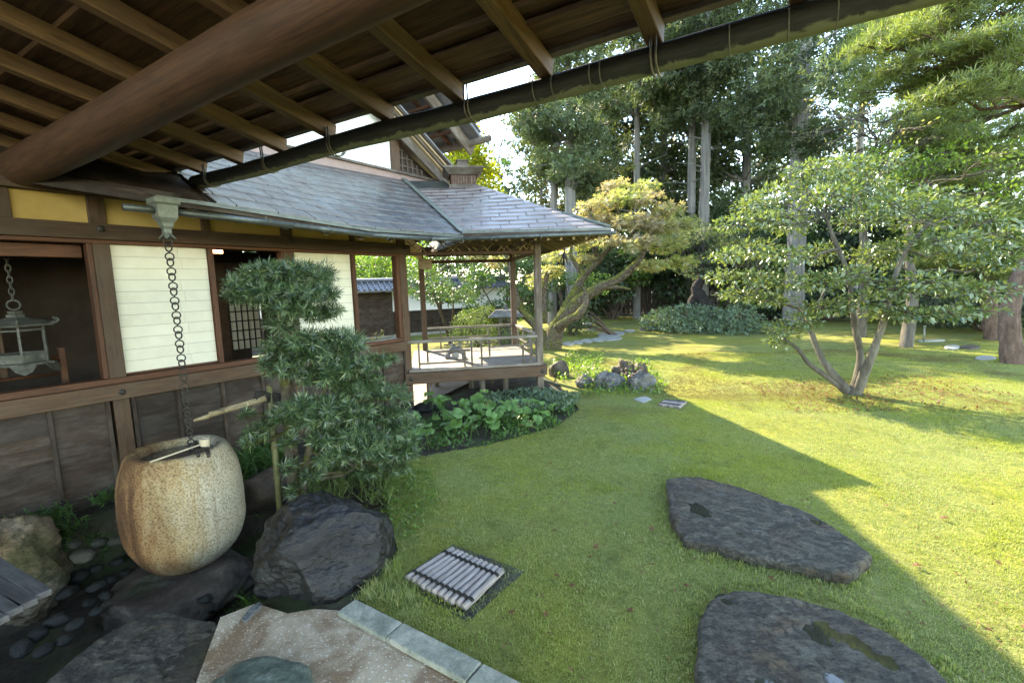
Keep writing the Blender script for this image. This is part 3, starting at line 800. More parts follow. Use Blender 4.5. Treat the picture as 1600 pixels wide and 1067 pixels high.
# ------------------------------------------------------------------ pavilion
PV = thing('garden_pavilion', 'open corner pavilion with lattice rails and a hipped shingled roof', 'pavilion', (P2.x, P2.y, 0))
ZF, ZB = .57, 2.289
def vpost(name, P, z0, z1, w, mat, parent=PV, bevel=.01):
    return beam(name, up(P, z0), up(P, z1), w, w, mat, parent, up=tuple(gP), bevel=bevel)
for P, z0 in ((P2, -.02), (P3, ZF), (P4, ZF)):
    vpost('post', P, z0, 2.56, .105, M_['post'] if P is not P2 else M_['old'])
def hb(name, P, Q, z0, z1, w, mat, ex=0.0, parent=PV, bevel=.006):
    P, Q = Vector(P), Vector(Q); u = (Q - P).normalized()
    return beam(name, up(P - u * ex, (z0 + z1) / 2), up(Q + u * ex, (z0 + z1) / 2), w, z1 - z0, mat, parent, bevel=bevel)
fo = -gP * .085
hb('floor_beam', P1 + fo, P2 + fo, .37, .54, .10, M_['post'], .06)
hb('floor_beam', P2 + eP * .08, P3 + eP * .08, .37, .54, .08, M_['post'], .02)
hb('floor_beam', P4, P3, .37, .54, .08, M_['post'], .02)
hb('floor_edge', P1 - gP * .05, P2 - gP * .05, .542, .585, .09, M_['deck'], .0)
for P in (P1 + eP * .03, P2 + eP * .02):
    c = up(P - gP * .135, .455); m = MB(); m.tube([c, c - gP * .012, c - gP * .02], [.036, .032, .012], 10); m.build('bolt_cap', M_['iron'], PV)
nb = 15
for i in range(nb):
    a = P1 - eP * .0 + gP * (.01 + PD * i / nb); wd = PD / nb - .006
    beam('floor_board', up(a + gP * wd / 2, .555), up(a + gP * wd / 2 + eP * (PW + .05), .555), wd, .03, M_['deck'], PV, bevel=.002)
for f, r, zb in ((.14, .1, 0), (.55, .1, 0), (.74, .2, 0), (.5, 1.1, 0), (.7, 1.4, 0), (.2, 1.3, 0), (.86, 2.1, 0)):
    p = P1 + eP * PW * f + gP * r
    pole('stub_post', [up(p, -.03), up(p, .38)], .045, M_['old'], PV)
# beams at the head
hb('head_beam', P1, P2, ZB, ZB + .045, .06, M_['post'], .05)
hb('head_beam', P2, P3, ZB, ZB + .06, .06, M_['post'], .0)
hb('head_beam', P4, P3, ZB - .01, ZB + .05, .06, M_['post'], .05)
hb('eave_beam', P1 + gP * .06, P2 + gP * .06, 2.56, 2.63, .08, M_['old'], .0)
hb('eave_beam', P2, P3, 2.50, 2.60, .08, M_['old'], .0)
hb('eave_beam', P4, P3, 2.50, 2.60, .08, M_['old'], .0)
# bamboo lattice under the eave
def frieze(P, Q, n, z0=ZB + .045, z1=2.50, r=.008):
    P, Q = Vector(P), Vector(Q); u = (Q - P); L = u.length; u.normalize(); h = z1 - z0
    for i in range(n):
        a = L * (i + .1) / n; w_ = min(h * 1.05, L - a)
        if i % 2: pole('lattice_stick', [up(P + u * a, z0), up(P + u * (a + w_), z0 + h * w_ / (h * 1.05))], r, M_['lattice'], PV, 6)
        else: pole('lattice_stick', [up(P + u * (a + w_), z0), up(P + u * a, z1)], r, M_['lattice'], PV, 6)
    for i in range(n):
        a = L * (i + .55) / n; w_ = min(h * .5, L - a)
        z = z0 + (h * .5 if i % 3 == 0 else 0)
        s = 1 if i % 2 == 0 else -1
        pole('lattice_stick', [up(P + u * a, z if s > 0 else z + h * .5), up(P + u * (a + w_), z + h * .5 if s > 0 else z)], r, M_['lattice'], PV, 6)
frieze(P1 + eP * .06 - gP * .03, P2 - eP * .05 - gP * .03, 15)
frieze(P2 + gP * .06, P3 - gP * .05, 15)
frieze(P4 + eP * .06, P3 - eP * .05, 13)
# railings
def rail(P, Q, pat, zt=1.0, flip=False):
    P, Q = Vector(P), Vector(Q); u = (Q - P); L = u.length; u.normalize()
    def X(f): return P + u * (L * (1 - f if flip else f))
    hb('top_rail', P, Q, zt - .022, zt + .022, .045, M_['deck'], .02)
    for f, a, b in pat[0]:
        beam('rail_upright', up(X(f), a), up(X(f), b), .028, .028, M_['old'], PV, up=tuple(u), bevel=.004)
    for f0, f1, z in pat[1]:
        beam('rail_crosspiece', up(X(f0), z), up(X(f1), z), .026, .026, M_['old'], PV, bevel=.004)
zt = .978
pf = ([(.077, .585, zt), (.14, .68, zt), (.415, .585, .83), (.47, .585, zt), (.545, .585, zt), (.607, .72, zt), (.867, .585, .86), (.927, .585, zt)],
      [(.14, .46, .835), (.08, .41, .66), (.61, .92, .865), (.555, .605, .70)])
rail(P1 + eP * .0 - gP * .03, P2 - gP * .03, pf)
pr = ([(.12, .585, zt), (.3, .585, .83), (.42, .7, zt), (.62, .585, zt), (.85, .585, zt)], [(.0, .4, .84), (.42, .98, .76), (.1, .62, .66)])
rail(P2 + eP * .02, P3 + eP * .02, pr)
rail(P3, P4, ([(.17, .585, zt), (.3, .62, zt), (.83, .585, zt)], [(.3, .97, .80), (.17, .8, .66)]))
# pavilion roof
ctr = (P1 + P2) / 2 + gP * PD / 2
runF = (ctr - V2(B0.x, B0.y)).dot(fin)
AC = V2(A0.x, A0.y)
zAp = 2.53 + SL * runF - .07
NR = 13
def zf(p):  # eave height along the front, rising to the corner
    return None
r_end = runF - .26
for k in range(NR):
    r0, r1 = r_end * k / NR, r_end * (k + 1) / NR + .03
    def hipp(r): return AC + (ctr - AC) * (r / runF)
    v0 = valley(r0) if r0 < RT else valley(RT); v1 = valley(min(r1, RT))
    h0, h1 = hipp(r0), hipp(min(r1, runF))
    L = (h0 - v0).dot(fe); w = .40; x = (-.2 if k % 2 else 0) * w * 2.5
    L1a = (v1 - v0).dot(fe); L1b = (h1 - v0).dot(fe)
    while x < L:
        a, b = max(x, 0), min(x + w - .010, L); x += w
        if b - a < .02: continue
        lift = .016 + .004 * random.random()
        def zz(s, r): 
            f = s / max(L, .01); return (2.50 + .05 * f * f) * 1 + SL * r
        aa = min(max(a, L1a), L1b); bb = min(max(b, L1a), L1b)
        if bb - aa < .005: bb = aa + .005
        o = v0
        q0, q1 = o + fe * a, o + fe * b
        t0_, t1_ = o + fe * aa + fin * (r1 - r0), o + fe * bb + fin * (r1 - r0)
        P = [up(q0, zz(a, r0) + lift - .016), up(q1, zz(b, r0) + lift - .016), up(t1_, zz(b, r1) - .01), up(t0_, zz(a, r1) - .01),
             up(q0, zz(a, r0) + lift), up(q1, zz(b, r0) + lift), up(t1_, zz(b, r1) + .003), up(t0_, zz(a, r1) + .003)]
        MB().hexa(P).build('shingle', M_['slate2'], PV)
Bc = V2(B0.x, B0.y)
AR = AC + gP * (PD + 1.7); AL = AR - fe * 2.6
apex = up(ctr, zAp - .02)
m = MB()
c4 = [up(Bc - fe * .0, 2.47), up(AC, 2.53), up(AR, 2.53), up(AL, 2.53)]
m.add([p for p in c4] + [apex] + [p - UPZ * .05 for p in c4] + [apex - UPZ * .05], [(0, 1, 4), (1, 2, 4), (2, 3, 4), (3, 0, 4), (6, 5, 9), (7, 6, 9), (8, 7, 9), (5, 8, 9), (5, 6, 1, 0), (6, 7, 2, 1), (7, 8, 3, 2), (8, 5, 0, 3)])
m.build('roof_deck', M_['plank'], PV)
# right and rear courses in one piece each
for (ea, eb, nm) in ((AC, AR, 'side_shingles'), (AR, AL, 'rear_shingles')):
    m = MB()
    for k in range(13):
        f0, f1 = k / 13, (k + 1) / 13 + .01
        a0_, b0_ = up(ea.lerp(ctr, f0), 2.53 + (zAp - 2.53) * f0 + .022), up(eb.lerp(ctr, f0), 2.53 + (zAp - 2.53) * f0 + .022)
        a1_, b1_ = up(ea.lerp(ctr, f1), 2.53 + (zAp - 2.53) * f1 + .002), up(eb.lerp(ctr, f1), 2.53 + (zAp - 2.53) * f1 + .002)
        m.hexa([a0_ - UPZ * .02, b0_ - UPZ * .02, b1_ - UPZ * .02, a1_ - UPZ * .02, a0_, b0_, b1_, a1_])
    tag(m.build(nm, M_['slate2'], PV), kind='stuff')
for a, b in ((B0, A0), (A0, up(AR, 2.55)), (up(AR, 2.55), up(AL, 2.55))):
    for nm, dz, hh, mt in (('eave_edge', -.008, .036, M_['copper']), ('eave_fascia', -.052, .05, M_['plank'])):
        beam(nm, Vector((a.x, a.y, a.z + dz)), Vector((b.x, b.y, b.z + dz)), .05, hh, mt, PV, bevel=0)
pole('hip_cap', [up(AC, 2.575), up(ctr, zAp + .0)], .028, M_['copper'], PV)
# rafters seen from below on the right side and front
for i in range(13):
    f = .12 + i / 13 * 2.9
    L_ = min(.95, f * .98); a = AC + gP * f; b = a - fe * L_
    beam('eave_rafter', up(a - fe * .03, 2.455), up(b, 2.455 + SL * (L_ - .05)), .035, .05, M_['lattice'], PV, bevel=0)
for i in range(12):
    x_ = .1 + i * .18; L_ = min(.95, max(.15, (2.14 - x_) * .98)); a = Bc + fe * x_; b = a + fin * L_
    beam('eave_rafter', up(a + fin * .03, 2.43), up(b, 2.43 + SL * (L_ - .05)), .035, .05, M_['lattice'], PV, bevel=0)
# finial box
fx, fy = eP, gP
fb = MB().box(up(ctr, zAp - .10), (.50, .50, .16), (fx, fy, UPZ)).build('finial_base', M_['old'], PV)
MB().box(up(ctr, zAp + .06), (.42, .42, .16), (fx, fy, UPZ)).build('finial_box', M_['frame'], PV)
for i in range(9):
    c = up(ctr - gP * .213 + eP * (-.18 + i * .045), zAp + .06)
    MB().box(c, (.014, .012, .15), (fx, fy, UPZ)).build('finial_slat', M_['old'], PV)
fm = MB(); z = zAp + .14
def sq(h, zz_): return [up(ctr + eP * i * h + gP * j * h, zz_) for i, j in ((-1, -1), (1, -1), (1, 1), (-1, 1))]
fm.hexa(sq(.24, z) + sq(.33, z + .09)); fm.hexa(sq(.335, z + .09) + sq(.335, z + .12)); fm.hexa(sq(.335, z + .12) + sq(.09, z + .18)); fm.hexa(sq(.09, z + .18) + sq(.09, z + .26)); fm.hexa(sq(.105, z + .26) + sq(.105, z + .275))
fm.build('finial_cap', M_['old'], PV)
# ochre end panel beside the house
m = MB(); a, b = P1 + gP * .15, P4 - gP * .02
m.hexa([up(a, 2.36), up(b, 2.36), up(b + eP * .03, 2.36), up(a + eP * .03, 2.36), up(a, 2.62), up(b, 2.62), up(b + eP * .03, 2.62), up(a + eP * .03, 2.62)])
m.build('ochre_panel', M_['plaster'], HS)
m = MB(); c = P1 + eP * .32 + gP * .5
m.box(up(c, 2.19), (.20, .02, .16), (eP, gP, UPZ)); m.build('hanging_board', M_['lattice'], PV)

# ------------------------------------------------------------------ copper gutter, hopper, rain chain
GU = thing('copper_rain_gutter', 'thin aged copper gutter below the shingled eave, ending in a funnel hopper', 'rain gutter', (B0.x, B0.y, 2.3))
tH = 3.40; OG = OFE + .045
gp = [WP(tH + .25, 2.435, OG), WP(tH, 2.435, OG), WP(2.4, ze(2.4) - .095, OG), WP(1.5, ze(1.5) - .075, OG), WP(.6, ze(.6) - .08, OG), Vector((B0.x, B0.y, 2.44)) + (nW - fin) * .02,
      Vector((A0.x, A0.y, 2.485)) - fin * .045 + fe * .06]
for a, b in zip(gp[:-1], gp[1:]): pole('gutter_pipe', [a, b], .026, M_['copper'], GU)
def hook(parent, c, along, r, mat, thick=.005, top=.12, back=None):
    m = MB(); al = along.normalized(); out = al.cross(UPZ).normalized()
    if back is not None and out.dot(back) < 0: out = -out
    pts = []
    pts.append(c + out * (r * 1.1) + UPZ * top)
    for k in range(9):
        w = R(20) - R(200) * k / 8
        pts.append(c + out * r * math.cos(w) * 1.08 + UPZ * r * math.sin(w) * 1.08)
    m.tube(pts, thick, 6)
    return m.build('gutter_hook', mat, parent, smooth=True)
for t in (2.62, 2.0, 1.3, .62, .05):
    hook(GU, WP(t, ze(t) - .075, OG), dW, .033, M_['copperg'], .006, .06, -nW)
for f in (.18, .5, .82):
    a = gp[-2].lerp(gp[-1], f); hook(GU, a, fe, .036, M_['copperg'], .006, .06, fin)
H0 = WP(tH, 0, OG)
hp = MB()
def sq2(h, zz_, w=1.0): return [up(H0 + dW * i * h * w + nW * j * h, zz_) for i, j in ((-1, -1), (-1, 1), (1, 1), (1, -1))]
lv = [(.082, 2.52), (.082, 2.485), (.068, 2.47), (.062, 2.38), (.040, 2.345), (.036, 2.32), (.024, 2.30), (.024, 2.27)]
for (h0, z0), (h1, z1) in zip(lv[:-1], lv[1:]): hp.hexa(sq2(h1, z1) + sq2(h0, z0))
hop = hp.build('hopper', M_['copperg'], GU)
fl = MB()
for k in range(6):
    w0, w1 = 2 * math.pi * (k - .42) / 6, 2 * math.pi * (k + .42) / 6; wm = 2 * math.pi * k / 6
    def cc(w, r, z): return Vector((H0.x + r * math.cos(w), H0.y + r * math.sin(w), z))
    fl.add([cc(w0, .024, 2.275), cc(w1, .024, 2.275), cc(w1, .045, 2.245), cc(wm, .066, 2.222), cc(w0, .045, 2.245)], [(0, 1, 2, 3, 4)])
fl.build('hopper_petals', M_['copperg'], hop)
RC = thing('rain_chain', 'dark double ring rain chain hanging from the copper hopper into the stone basin', 'rain chain', (H0.x, H0.y, 2.22))
def ring(c, r, ax1, ax2, th=.0032, n=14):
    return [c + ax1 * r * math.cos(2 * math.pi * k / n) + ax2 * r * math.sin(2 * math.pi * k / n) for k in range(n + 1)]
z = 2.235; i = 0
right_ = V2(math.cos(R(-35)), math.sin(R(-35)) * -1 * -1)   # across the view
right_ = V2(.82, .57).normalized()
while z > .52:
    m = MB(); c = up(H0, z)
    big = .027 if z > 1.12 else .021
    m.tube(ring(c - UPZ * big, big, right_, UPZ), .0056, 6, cap=False)
    m.tube(ring(c - UPZ * big * 2.6, big * 1.05, (right_ * .5 + right_.cross(UPZ) * .5).normalized(), UPZ), .0056, 6, cap=False)
    m.tube([c - UPZ * big * 3.5, c - UPZ * big * 4.25], .004, 5)
    m.build('chain_link', M_['iron'], RC, smooth=True)
    z -= big * 4.1

# ------------------------------------------------------------------ the eave overhead
VR = thing('veranda_eave', 'dark timber eave overhead with log beam, rafters and roof boards', 'roof', (0, 0, 2.9))
SR = .2
def zr(q): return 2.80 + SR * (2.2 - q)
SP = .529
for i in range(-5, 11):
    s = .02 + i * SP
    qe = 2.2
    r_ = beam('rafter', EO(s, qe + random.uniform(-.01, .01), zr(qe) + .045), EO(s, -3.0, zr(-3.0) + .045), .068, .09, M_['rafter'], VR, bevel=.004)
qs = [2.225, 1.88, 1.46, 1.02, .58, .14, -.3, -.8, -1.3, -1.9, -2.5, -3.0]
for k in range(len(qs) - 1):
    s = -3.0 + (k % 2) * .5
    se = 5.35
    while s < se:
        s1 = min(s + 1.06, se + .04)
        q0, q1 = qs[k], qs[k + 1]
        zc = 2.80 + SR * (2.2 - (q0 + q1) / 2) + .125
        a, b = EO(s + .002, (q0 + q1) / 2, zc), EO(s1 - .002, (q0 + q1) / 2, zc)
        up_ = (Ov * SR + UPZ).normalized()
        beam('roof_board', a, b, q0 - q1 - .005, .018, M_['roofboard'], VR, up=tuple(up_), bevel=0)
        s = s1
    beam('roof_batten', EO(-3.0, qs[k + 1] if k else 1.88, zr(qs[k + 1] if k else 1.88) + .105), EO(5.35, qs[k + 1] if k else 1.88, zr(qs[k + 1] if k else 1.88) + .105), .045, .03, M_['roofboard'], VR, bevel=.002)
beam('eave_board', EO(-3.0, 2.02, zr(2.02) + .104), EO(5.35, 2.02, zr(2.02) + .104), .15, .028, M_['roofboard'], VR, bevel=.004)
beam('eave_edge_strip', EO(-3.0, 2.20, zr(2.20) + .113), EO(5.35, 2.20, zr(2.20) + .113), .05, .03, M_['old'], VR, bevel=.002)
m = MB(); zq = lambda q: zr(q) + .16
for sa, sb, qa in ((-3.2, 5.35, 2.24),):
    m.hexa([EO(sa, qa, zq(qa)), EO(sb, qa, zq(qa)), EO(sb, -3.2, zq(-3.2)), EO(sa, -3.2, zq(-3.2)), EO(sa, qa, zq(qa) + .05), EO(sb, qa, zq(qa) + .05), EO(sb, -3.2, zq(-3.2) + .05), EO(sa, -3.2, zq(-3.2) + .05)])
m.build('roof_covering', M_['slate'], VR)
lp, lr = [], []
for s in np.linspace(-3.2, 6.2, 30):
    f = s / 6; q = 1.284 + .06 * f; r = .104 + .043 * f
    lp.append(EO(s, q + .006 * math.sin(s * 2.1), 2.80 + SR * (2.2 - q) - r)); lr.append(r * (1 + .02 * math.sin(s * 1.9)))
pole('log_beam', lp, lr, M_['log'], VR, 28)
beam('corner_post', EO(-2.9, 1.30, -.02), EO(-2.9, 1.30, 2.70), .16, .16, M_['post'], VR, up=(1, 0, 0), bevel=.01)
# the gutter slung under this eave
VG = thing('mossy_eave_gutter', 'thick dark mossy gutter pipe slung in wire hooks under the near eave', 'rain gutter', (0, 0, 2.75))
gl = [EO(s, 2.185 + .01 * math.sin(s * 2), 2.748 + .006 * math.sin(s * 3.1)) for s in np.linspace(-2.8, 4.42, 40)]
pole('gutter_pipe', gl, [.058 + .002 * math.sin(i * 1.7) for i in range(40)], M_['gutter'], VG, 20)
for s in (4.12, 3.32, 2.60, 1.50, .53, -.5, -1.5):
    for ds in (0, .022):
        hook(VG, EO(s + ds, 2.185, 2.748), Ev, .063, M_['wire'], .0048, .10, -Ov)
for s in (.05, .25, .78, .83, 1.02, 1.12, -.1):
    c = EO(s, 2.185, 2.75); m = MB(); X = Ev; out = Ov
    m.tube([c + Ov * .060 * math.cos(w) + UPZ * .060 * math.sin(w) for w in np.linspace(R(150), R(390), 14)], .0035, 5)
    m.build('lime_streak', M_['copperg'], VG)

# ------------------------------------------------------------------ hanging lantern
rl_ = ray(28, 520)
kk = None
dirv = V2(rl_.x, rl_.y)
# hangs from the log: on the line q = 1.3
lam = 1.30 / dirv.dot(Ov); LX = dirv * lam
LN = thing('hanging_lantern', 'weathered hexagonal metal lantern hanging on a chain before the dark left window', 'lantern', (LX.x, LX.y, 1.3))
def lz(v): # height at which the pixel row v meets the lantern's vertical line
    best = min(np.arange(.3, 2.8, .002), key=lambda z_: abs(_pv(LX.x, LX.y, z_) - v)); return float(best)
def _pv(x, y, z_):
    d_ = Vector((x, y, z_ - EYE)); F_ = d_.dot(Fv); u0 = FPX * d_.x / F_; v0 = -FPX * d_.dot(Uv) / F_
    return 533.5 - u0 * math.sin(ROLL) + v0 * math.cos(ROLL)
M_['lantern'] = stuff_mat('lantern_metal', [(.3, (.04, .04, .03)), (.55, (.095, .095, .078)), (.75, (.17, .17, .145))], 14, .65, .3, .003, metal=.2)
zt_, ze_, zb_, zf_ = lz(488), lz(508), lz(568), lz(598)
RL = .20
def hexr(r, z_, ph=0): return [(LX.x + r * math.cos(math.pi / 3 * k + ph), LX.y + r * math.sin(math.pi / 3 * k + ph), z_) for k in range(6)]
def hexstack(lv_, name, mat):
    m = MB()
    for (r0, z0), (r1, z1) in zip(lv_[:-1], lv_[1:]):
        a, b = hexr(r0, z0, .3), hexr(r1, z1, .3)
        m.add(a + b, [(k, (k + 1) % 6, 6 + (k + 1) % 6, 6 + k) for k in range(6)] + [(5, 4, 3, 2, 1, 0), (6, 7, 8, 9, 10, 11)])
    return m.build(name, mat, LN)
hexstack([(RL * 1.32, ze_ - .01), (RL * 1.35, ze_ + .005), (RL * 1.0, ze_ + .035), (RL * .55, ze_ + .055), (RL * .30, ze_ + .07)], 'lantern_roof', M_['lantern'])
hexstack([(RL * .30, ze_ + .07), (RL * .34, ze_ + .09), (RL * .24, ze_ + .10), (RL * .28, ze_ + .12), (RL * .12, ze_ + .13)], 'lantern_crown', M_['lantern'])
for k in range(6):
    w = math.pi / 3 * k + .3
    p = Vector((LX.x + RL * 1.36 * math.cos(w), LX.y + RL * 1.36 * math.sin(w), ze_ + .01)); o = Vector((math.cos(w), math.sin(w), 0))
    m = MB(); m.tube([p - o * .03, p + o * .012 + UPZ * .004, p + o * .03 + UPZ * .022, p + o * .02 + UPZ * .04, p + UPZ * .036], [.010, .010, .010, .009, .007], 6)
    m.build('roof_scroll', M_['lantern'], LN, smooth=True)
    a = Vector((LX.x + RL * .92 * math.cos(w), LX.y + RL * .92 * math.sin(w), 0))
    beam('lantern_bar', up(a, zb_), up(a, ze_), .014, .014, M_['lantern'], LN, up=tuple(o), bevel=0)
    w2 = w + math.pi / 3; b = Vector((LX.x + RL * .92 * math.cos(w2), LX.y + RL * .92 * math.sin(w2), 0))
    for zz_ in (zb_ + .085, ze_ - .045): beam('lantern_rail', up(a, zz_), up(b, zz_), .010, .012, M_['lantern'], LN, bevel=0)
    m = MB(); m.hexa([up(a, zb_), up(b, zb_), up(b * .999 + LX * .001, zb_), up(a * .999 + LX * .001, zb_), up(a, zb_ + .08), up(b, zb_ + .08), up(b * .99 + LX * .01, zb_ + .08), up(a * .99 + LX * .01, zb_ + .08)]); m.build('lantern_panel', M_['lantern'], LN)
    # curled foot
    f = Vector((LX.x + RL * 1.05 * math.cos(w), LX.y + RL * 1.05 * math.sin(w), zb_)); sd_ = Vector((-o.y, o.x, 0))
    m = MB(); m.add([f - sd_ * .085, f + sd_ * .085, f + sd_ * .05 + o * .03 - UPZ * .055, f + o * .055 - UPZ * .085, f - sd_ * .05 + o * .03 - UPZ * .055] + [x - o * .012 for x in (f - sd_ * .085, f + sd_ * .085, f + sd_ * .05 + o * .03 - UPZ * .055, f + o * .055 - UPZ * .085, f - sd_ * .05 + o * .03 - UPZ * .055)],
                    [(0, 1, 2, 3, 4), (9, 8, 7, 6, 5), (0, 5, 6, 1), (1, 6, 7, 2), (2, 7, 8, 3), (3, 8, 9, 4), (4, 9, 5, 0)])
    m.build('lantern_foot', M_['lantern'], LN)
hexstack([(RL * .9, zb_ - .012), (RL * 1.16, zb_ - .008), (RL * 1.16, zb_ + .012), (RL * 1.0, zb_ + .016)], 'lantern_base', M_['lantern'])
z = ze_ + .13
m = MB(); m.tube(ring(Vector((LX.x, LX.y, z + .045)), .042, right_, UPZ), .0085, 8, cap=False); m.build('ring', M_['lantern'], LN, smooth=True)
z += .085; i = 0
while z < 2.66:
    ax = right_ if i % 2 else right_.cross(UPZ)
    m = MB(); c = Vector((LX.x, LX.y, z + .028))
    m.tube([c + ax * .017 * math.cos(w) + UPZ * .032 * math.sin(w) for w in np.linspace(0, 2 * math.pi, 13)], .0055, 6, cap=False)
    m.build('chain_link', M_['lantern'], LN, smooth=True); z += .050; i += 1
# ------------------------------------------------------------------ stones
def PD_(u, v, D):
    r = ray(u, v); h = math.hypot(r.x, r.y); return Vector((r.x / h * D, r.y / h * D, EYE + r.z / h * D))
def zpix(x, y, v):
    return float(min(np.arange(-.8, 3, .002), key=lambda z_: abs(_pv(x, y, z_) - v)))
import bmesh
def rock_mesh(name, size, seed, mat, sub=4, cuts=12, rough=.05, flat=.0, crag=0.0):
    bm = bmesh.new(); bmesh.ops.create_icosphere(bm, subdivisions=sub, radius=1)
    rr = random.Random(seed)
    pl = []
    for _ in range(cuts):
        n = Vector((rr.gauss(0, 1), rr.gauss(0, 1), rr.gauss(0, .8))).normalized(); pl.append((n, rr.uniform(.68, .92)))
    if flat: pl.append((Vector((rr.uniform(-.12, .12), rr.uniform(-.12, .12), 1)).normalized(), flat))
    off = Vector((rr.uniform(0, 99), rr.uniform(0, 99), rr.uniform(0, 99)))
    for v in bm.verts:
        n = v.co.normalized(); r = 1.0
        for p, d in pl:
            k = n.dot(p)
            if k > 0 and k * r > d: r = d / k
        q = n * r * 1.6 + off
        r += rough * (noise.noise(q * 1.3) * 1.6 + .7 * noise.noise(q * 3.1) + .4 * noise.noise(q * 7) + .22 * noise.noise(q * 15))
        if crag:
            w = noise.noise(Vector((q.x * 2.2, q.y * 2.2, q.z * 6)));  r -= crag * max(0, .12 - abs(w)) * 3
        c = n * r
        v.co = Vector((c.x * size[0], c.y * size[1], c.z * size[2]))
    me = bpy.data.meshes.new(name); bm.to_mesh(me); bm.free()
    me.polygons.foreach_set('use_smooth', [True] * len(me.polygons)); me.materials.append(mat)
    return me
def rock(name, label, cat, loc, size, seed, mat, rz=0, group=None, **kw):
    me = rock_mesh(name, size, seed, mat, **kw)
    o = link(name, me, Matrix.Translation(Vector(loc)) @ Matrix.Rotation(rz, 4, 'Z'))
    return tag(o, label, cat, group)
def slab(name, label, cat, outline, ztop, zbot, mat, seed, bowls=(), amp=.011, group=None, grain=1.0):
    """a natural slab: outline of world points; bowls = (x, y, radius, depth) hollows that hold water"""
    P = [Vector((p.x, p.y, 0)) for p in outline]
    c = sum(P, Vector()) / len(P)
    out = []
    for i in range(len(P)):
        a, b, p_, n_ = P[i], P[(i + 1) % len(P)], P[i - 1], P[(i + 2) % len(P)]
        for k in range(10):
            t = k / 10; q = a.lerp(b, t)
            cr = .5 * ((2 * a) + (-p_ + b) * t + (2 * p_ - 5 * a + 4 * b - n_) * t * t + (-p_ + 3 * a - 3 * b + n_) * t ** 3)
            out.append(q.lerp(cr, .3))
    sd_ = Vector((seed * 3.1, seed * 1.7, 0)); N = len(out)
    out = [c + (q - c) * (1 + .02 * noise.noise(q * 6 + sd_) + .012 * noise.noise(q * 19 + sd_)) for q in out]
    K = 34; vs, fs = [], []
    base = Vector((c.x, c.y, 0))
    def top(q, f):
        h = amp * (noise.noise(q * 3 + sd_) + .7 * noise.noise(Vector((q.x * 5, q.y * 16, 0)) * grain + sd_) + .5 * noise.noise(q * 24 + sd_) + .3 * noise.noise(q * 50 + sd_))
        for bx, by, br, bd in bowls:
            d = math.hypot(q.x - bx, q.y - by) / br + .45 * noise.noise(q * 11 + sd_)
            if abs(d) < 1.6: h -= bd * math.exp(-d * d * 2.2)
        e = max(0, (f - .965) / .035); return ztop + h - .016 * e * e
    vs.append((c.x, c.y, top(c, 0)))
    for k in range(1, K + 1):
        f = (k / K) ** .9
        for q in out:
            p = c + (q - c) * f; vs.append((p.x, p.y, top(p, f)))
    M1 = 4
    for k in range(1, M1 + 1):
        f = k / M1
        for q in out:
            s_ = 1 + .012 * math.sin(f * 3) + .018 * noise.noise(Vector((q.x * 9, q.y * 9, f * 5)) + sd_) - .03 * f
            p = c + (q - c) * s_; vs.append((p.x, p.y, (ztop - .018) * (1 - f) + zbot * f))
    for i in range(N): fs.append((0, 1 + i, 1 + (i + 1) % N))
    for k in range(K - 1 + M1):
        a0 = 1 + k * N
        for i in range(N): fs.append((a0 + i, a0 + N + i, a0 + N + (i + 1) % N, a0 + (i + 1) % N))
    me = bpy.data.meshes.new(name)
    me.from_pydata([(v[0] - c.x, v[1] - c.y, v[2]) for v in vs], [], fs); me.materials.append(mat)
    me.polygons.foreach_set('use_smooth', [True] * len(me.polygons))
    if me.polygons[0].normal.z < 0: me.flip_normals()
    o = link(name, me, Matrix.Translation((c.x, c.y, 0))); tag(o, label, cat, group)
    for bx, by, br, bd in bowls:
        if bd < .006: continue
        mb = MB(); mb.add([(bx + br * 1.1 * math.cos(w), by + br * 1.1 * math.sin(w), ztop - .0088 + .0004 * len(o.children)) for w in np.linspace(0, 2 * math.pi, 25)[:-1]], [tuple(range(24))])
        mb.build('puddle', M_['puddle'], o)
    return o
t_ = NT('rain_water'); t_.bsdf((.03, .028, .02), .03, None, .8); M_['puddle'] = t_.m
def slab_mat():
    t = NT('dark_damp_schist'); c = t.coord((1, 1, 1)); cs = t.coord((4, 14, 4))
    n1 = t.noise(cs, 4.5, 9, .78, .9); n2 = t.noise(c, 3, 6, .7, .5); n3 = t.noise(c, 85, 5, .8)
    col = t.ramp(n1, [(.3, (.035, .031, .023)), (.5, (.13, .117, .09)), (.72, (.30, .27, .215))])
    col = t.mix(t.ramp(n2, [(.52, (0, 0, 0)), (.62, (.8, .8, .8))]), col, (.17, .12, .075))
    col = t.mix(.65, col, t.ramp(n3, [(.3, (.25, .25, .25)), (.6, (1, 1, 1))]), 'MULTIPLY')
    wv = t.n('ShaderNodeTexWave', wave_type='BANDS', bands_direction='DIAGONAL'); wv.inputs['Scale'].default_value = 3.2; wv.inputs['Distortion'].default_value = 14; wv.inputs['Detail'].default_value = 6; wv.inputs['Detail Scale'].default_value = 2.6; wv.inputs['Detail Roughness'].default_value = .72
    t.l(c, wv.inputs['Vector']); wf = wv.outputs['Fac']
    col = t.mix(.75, col, t.ramp(wf, [(.05, (.35, .35, .35)), (.45, (1, 1, 1)), (.95, (1.25, 1.22, 1.18))]), 'MULTIPLY')
    lich = t.noise(c, 7, 6, .75); col = t.mix(t.ramp(lich, [(.6, (0, 0, 0)), (.66, (.55, .55, .55))]), col, (.26, .25, .2))
    wet = t.ramp(n2, [(.35, (.42,) * 3), (.6, (.72,) * 3)])
    t.bsdf(col, wet, t.bump(n3, 1.0, .012, t.bump(wf, 1.0, .02, t.bump(n1, 1.0, .03))), .35)
    return t.m
M_['slab'] = slab_mat()
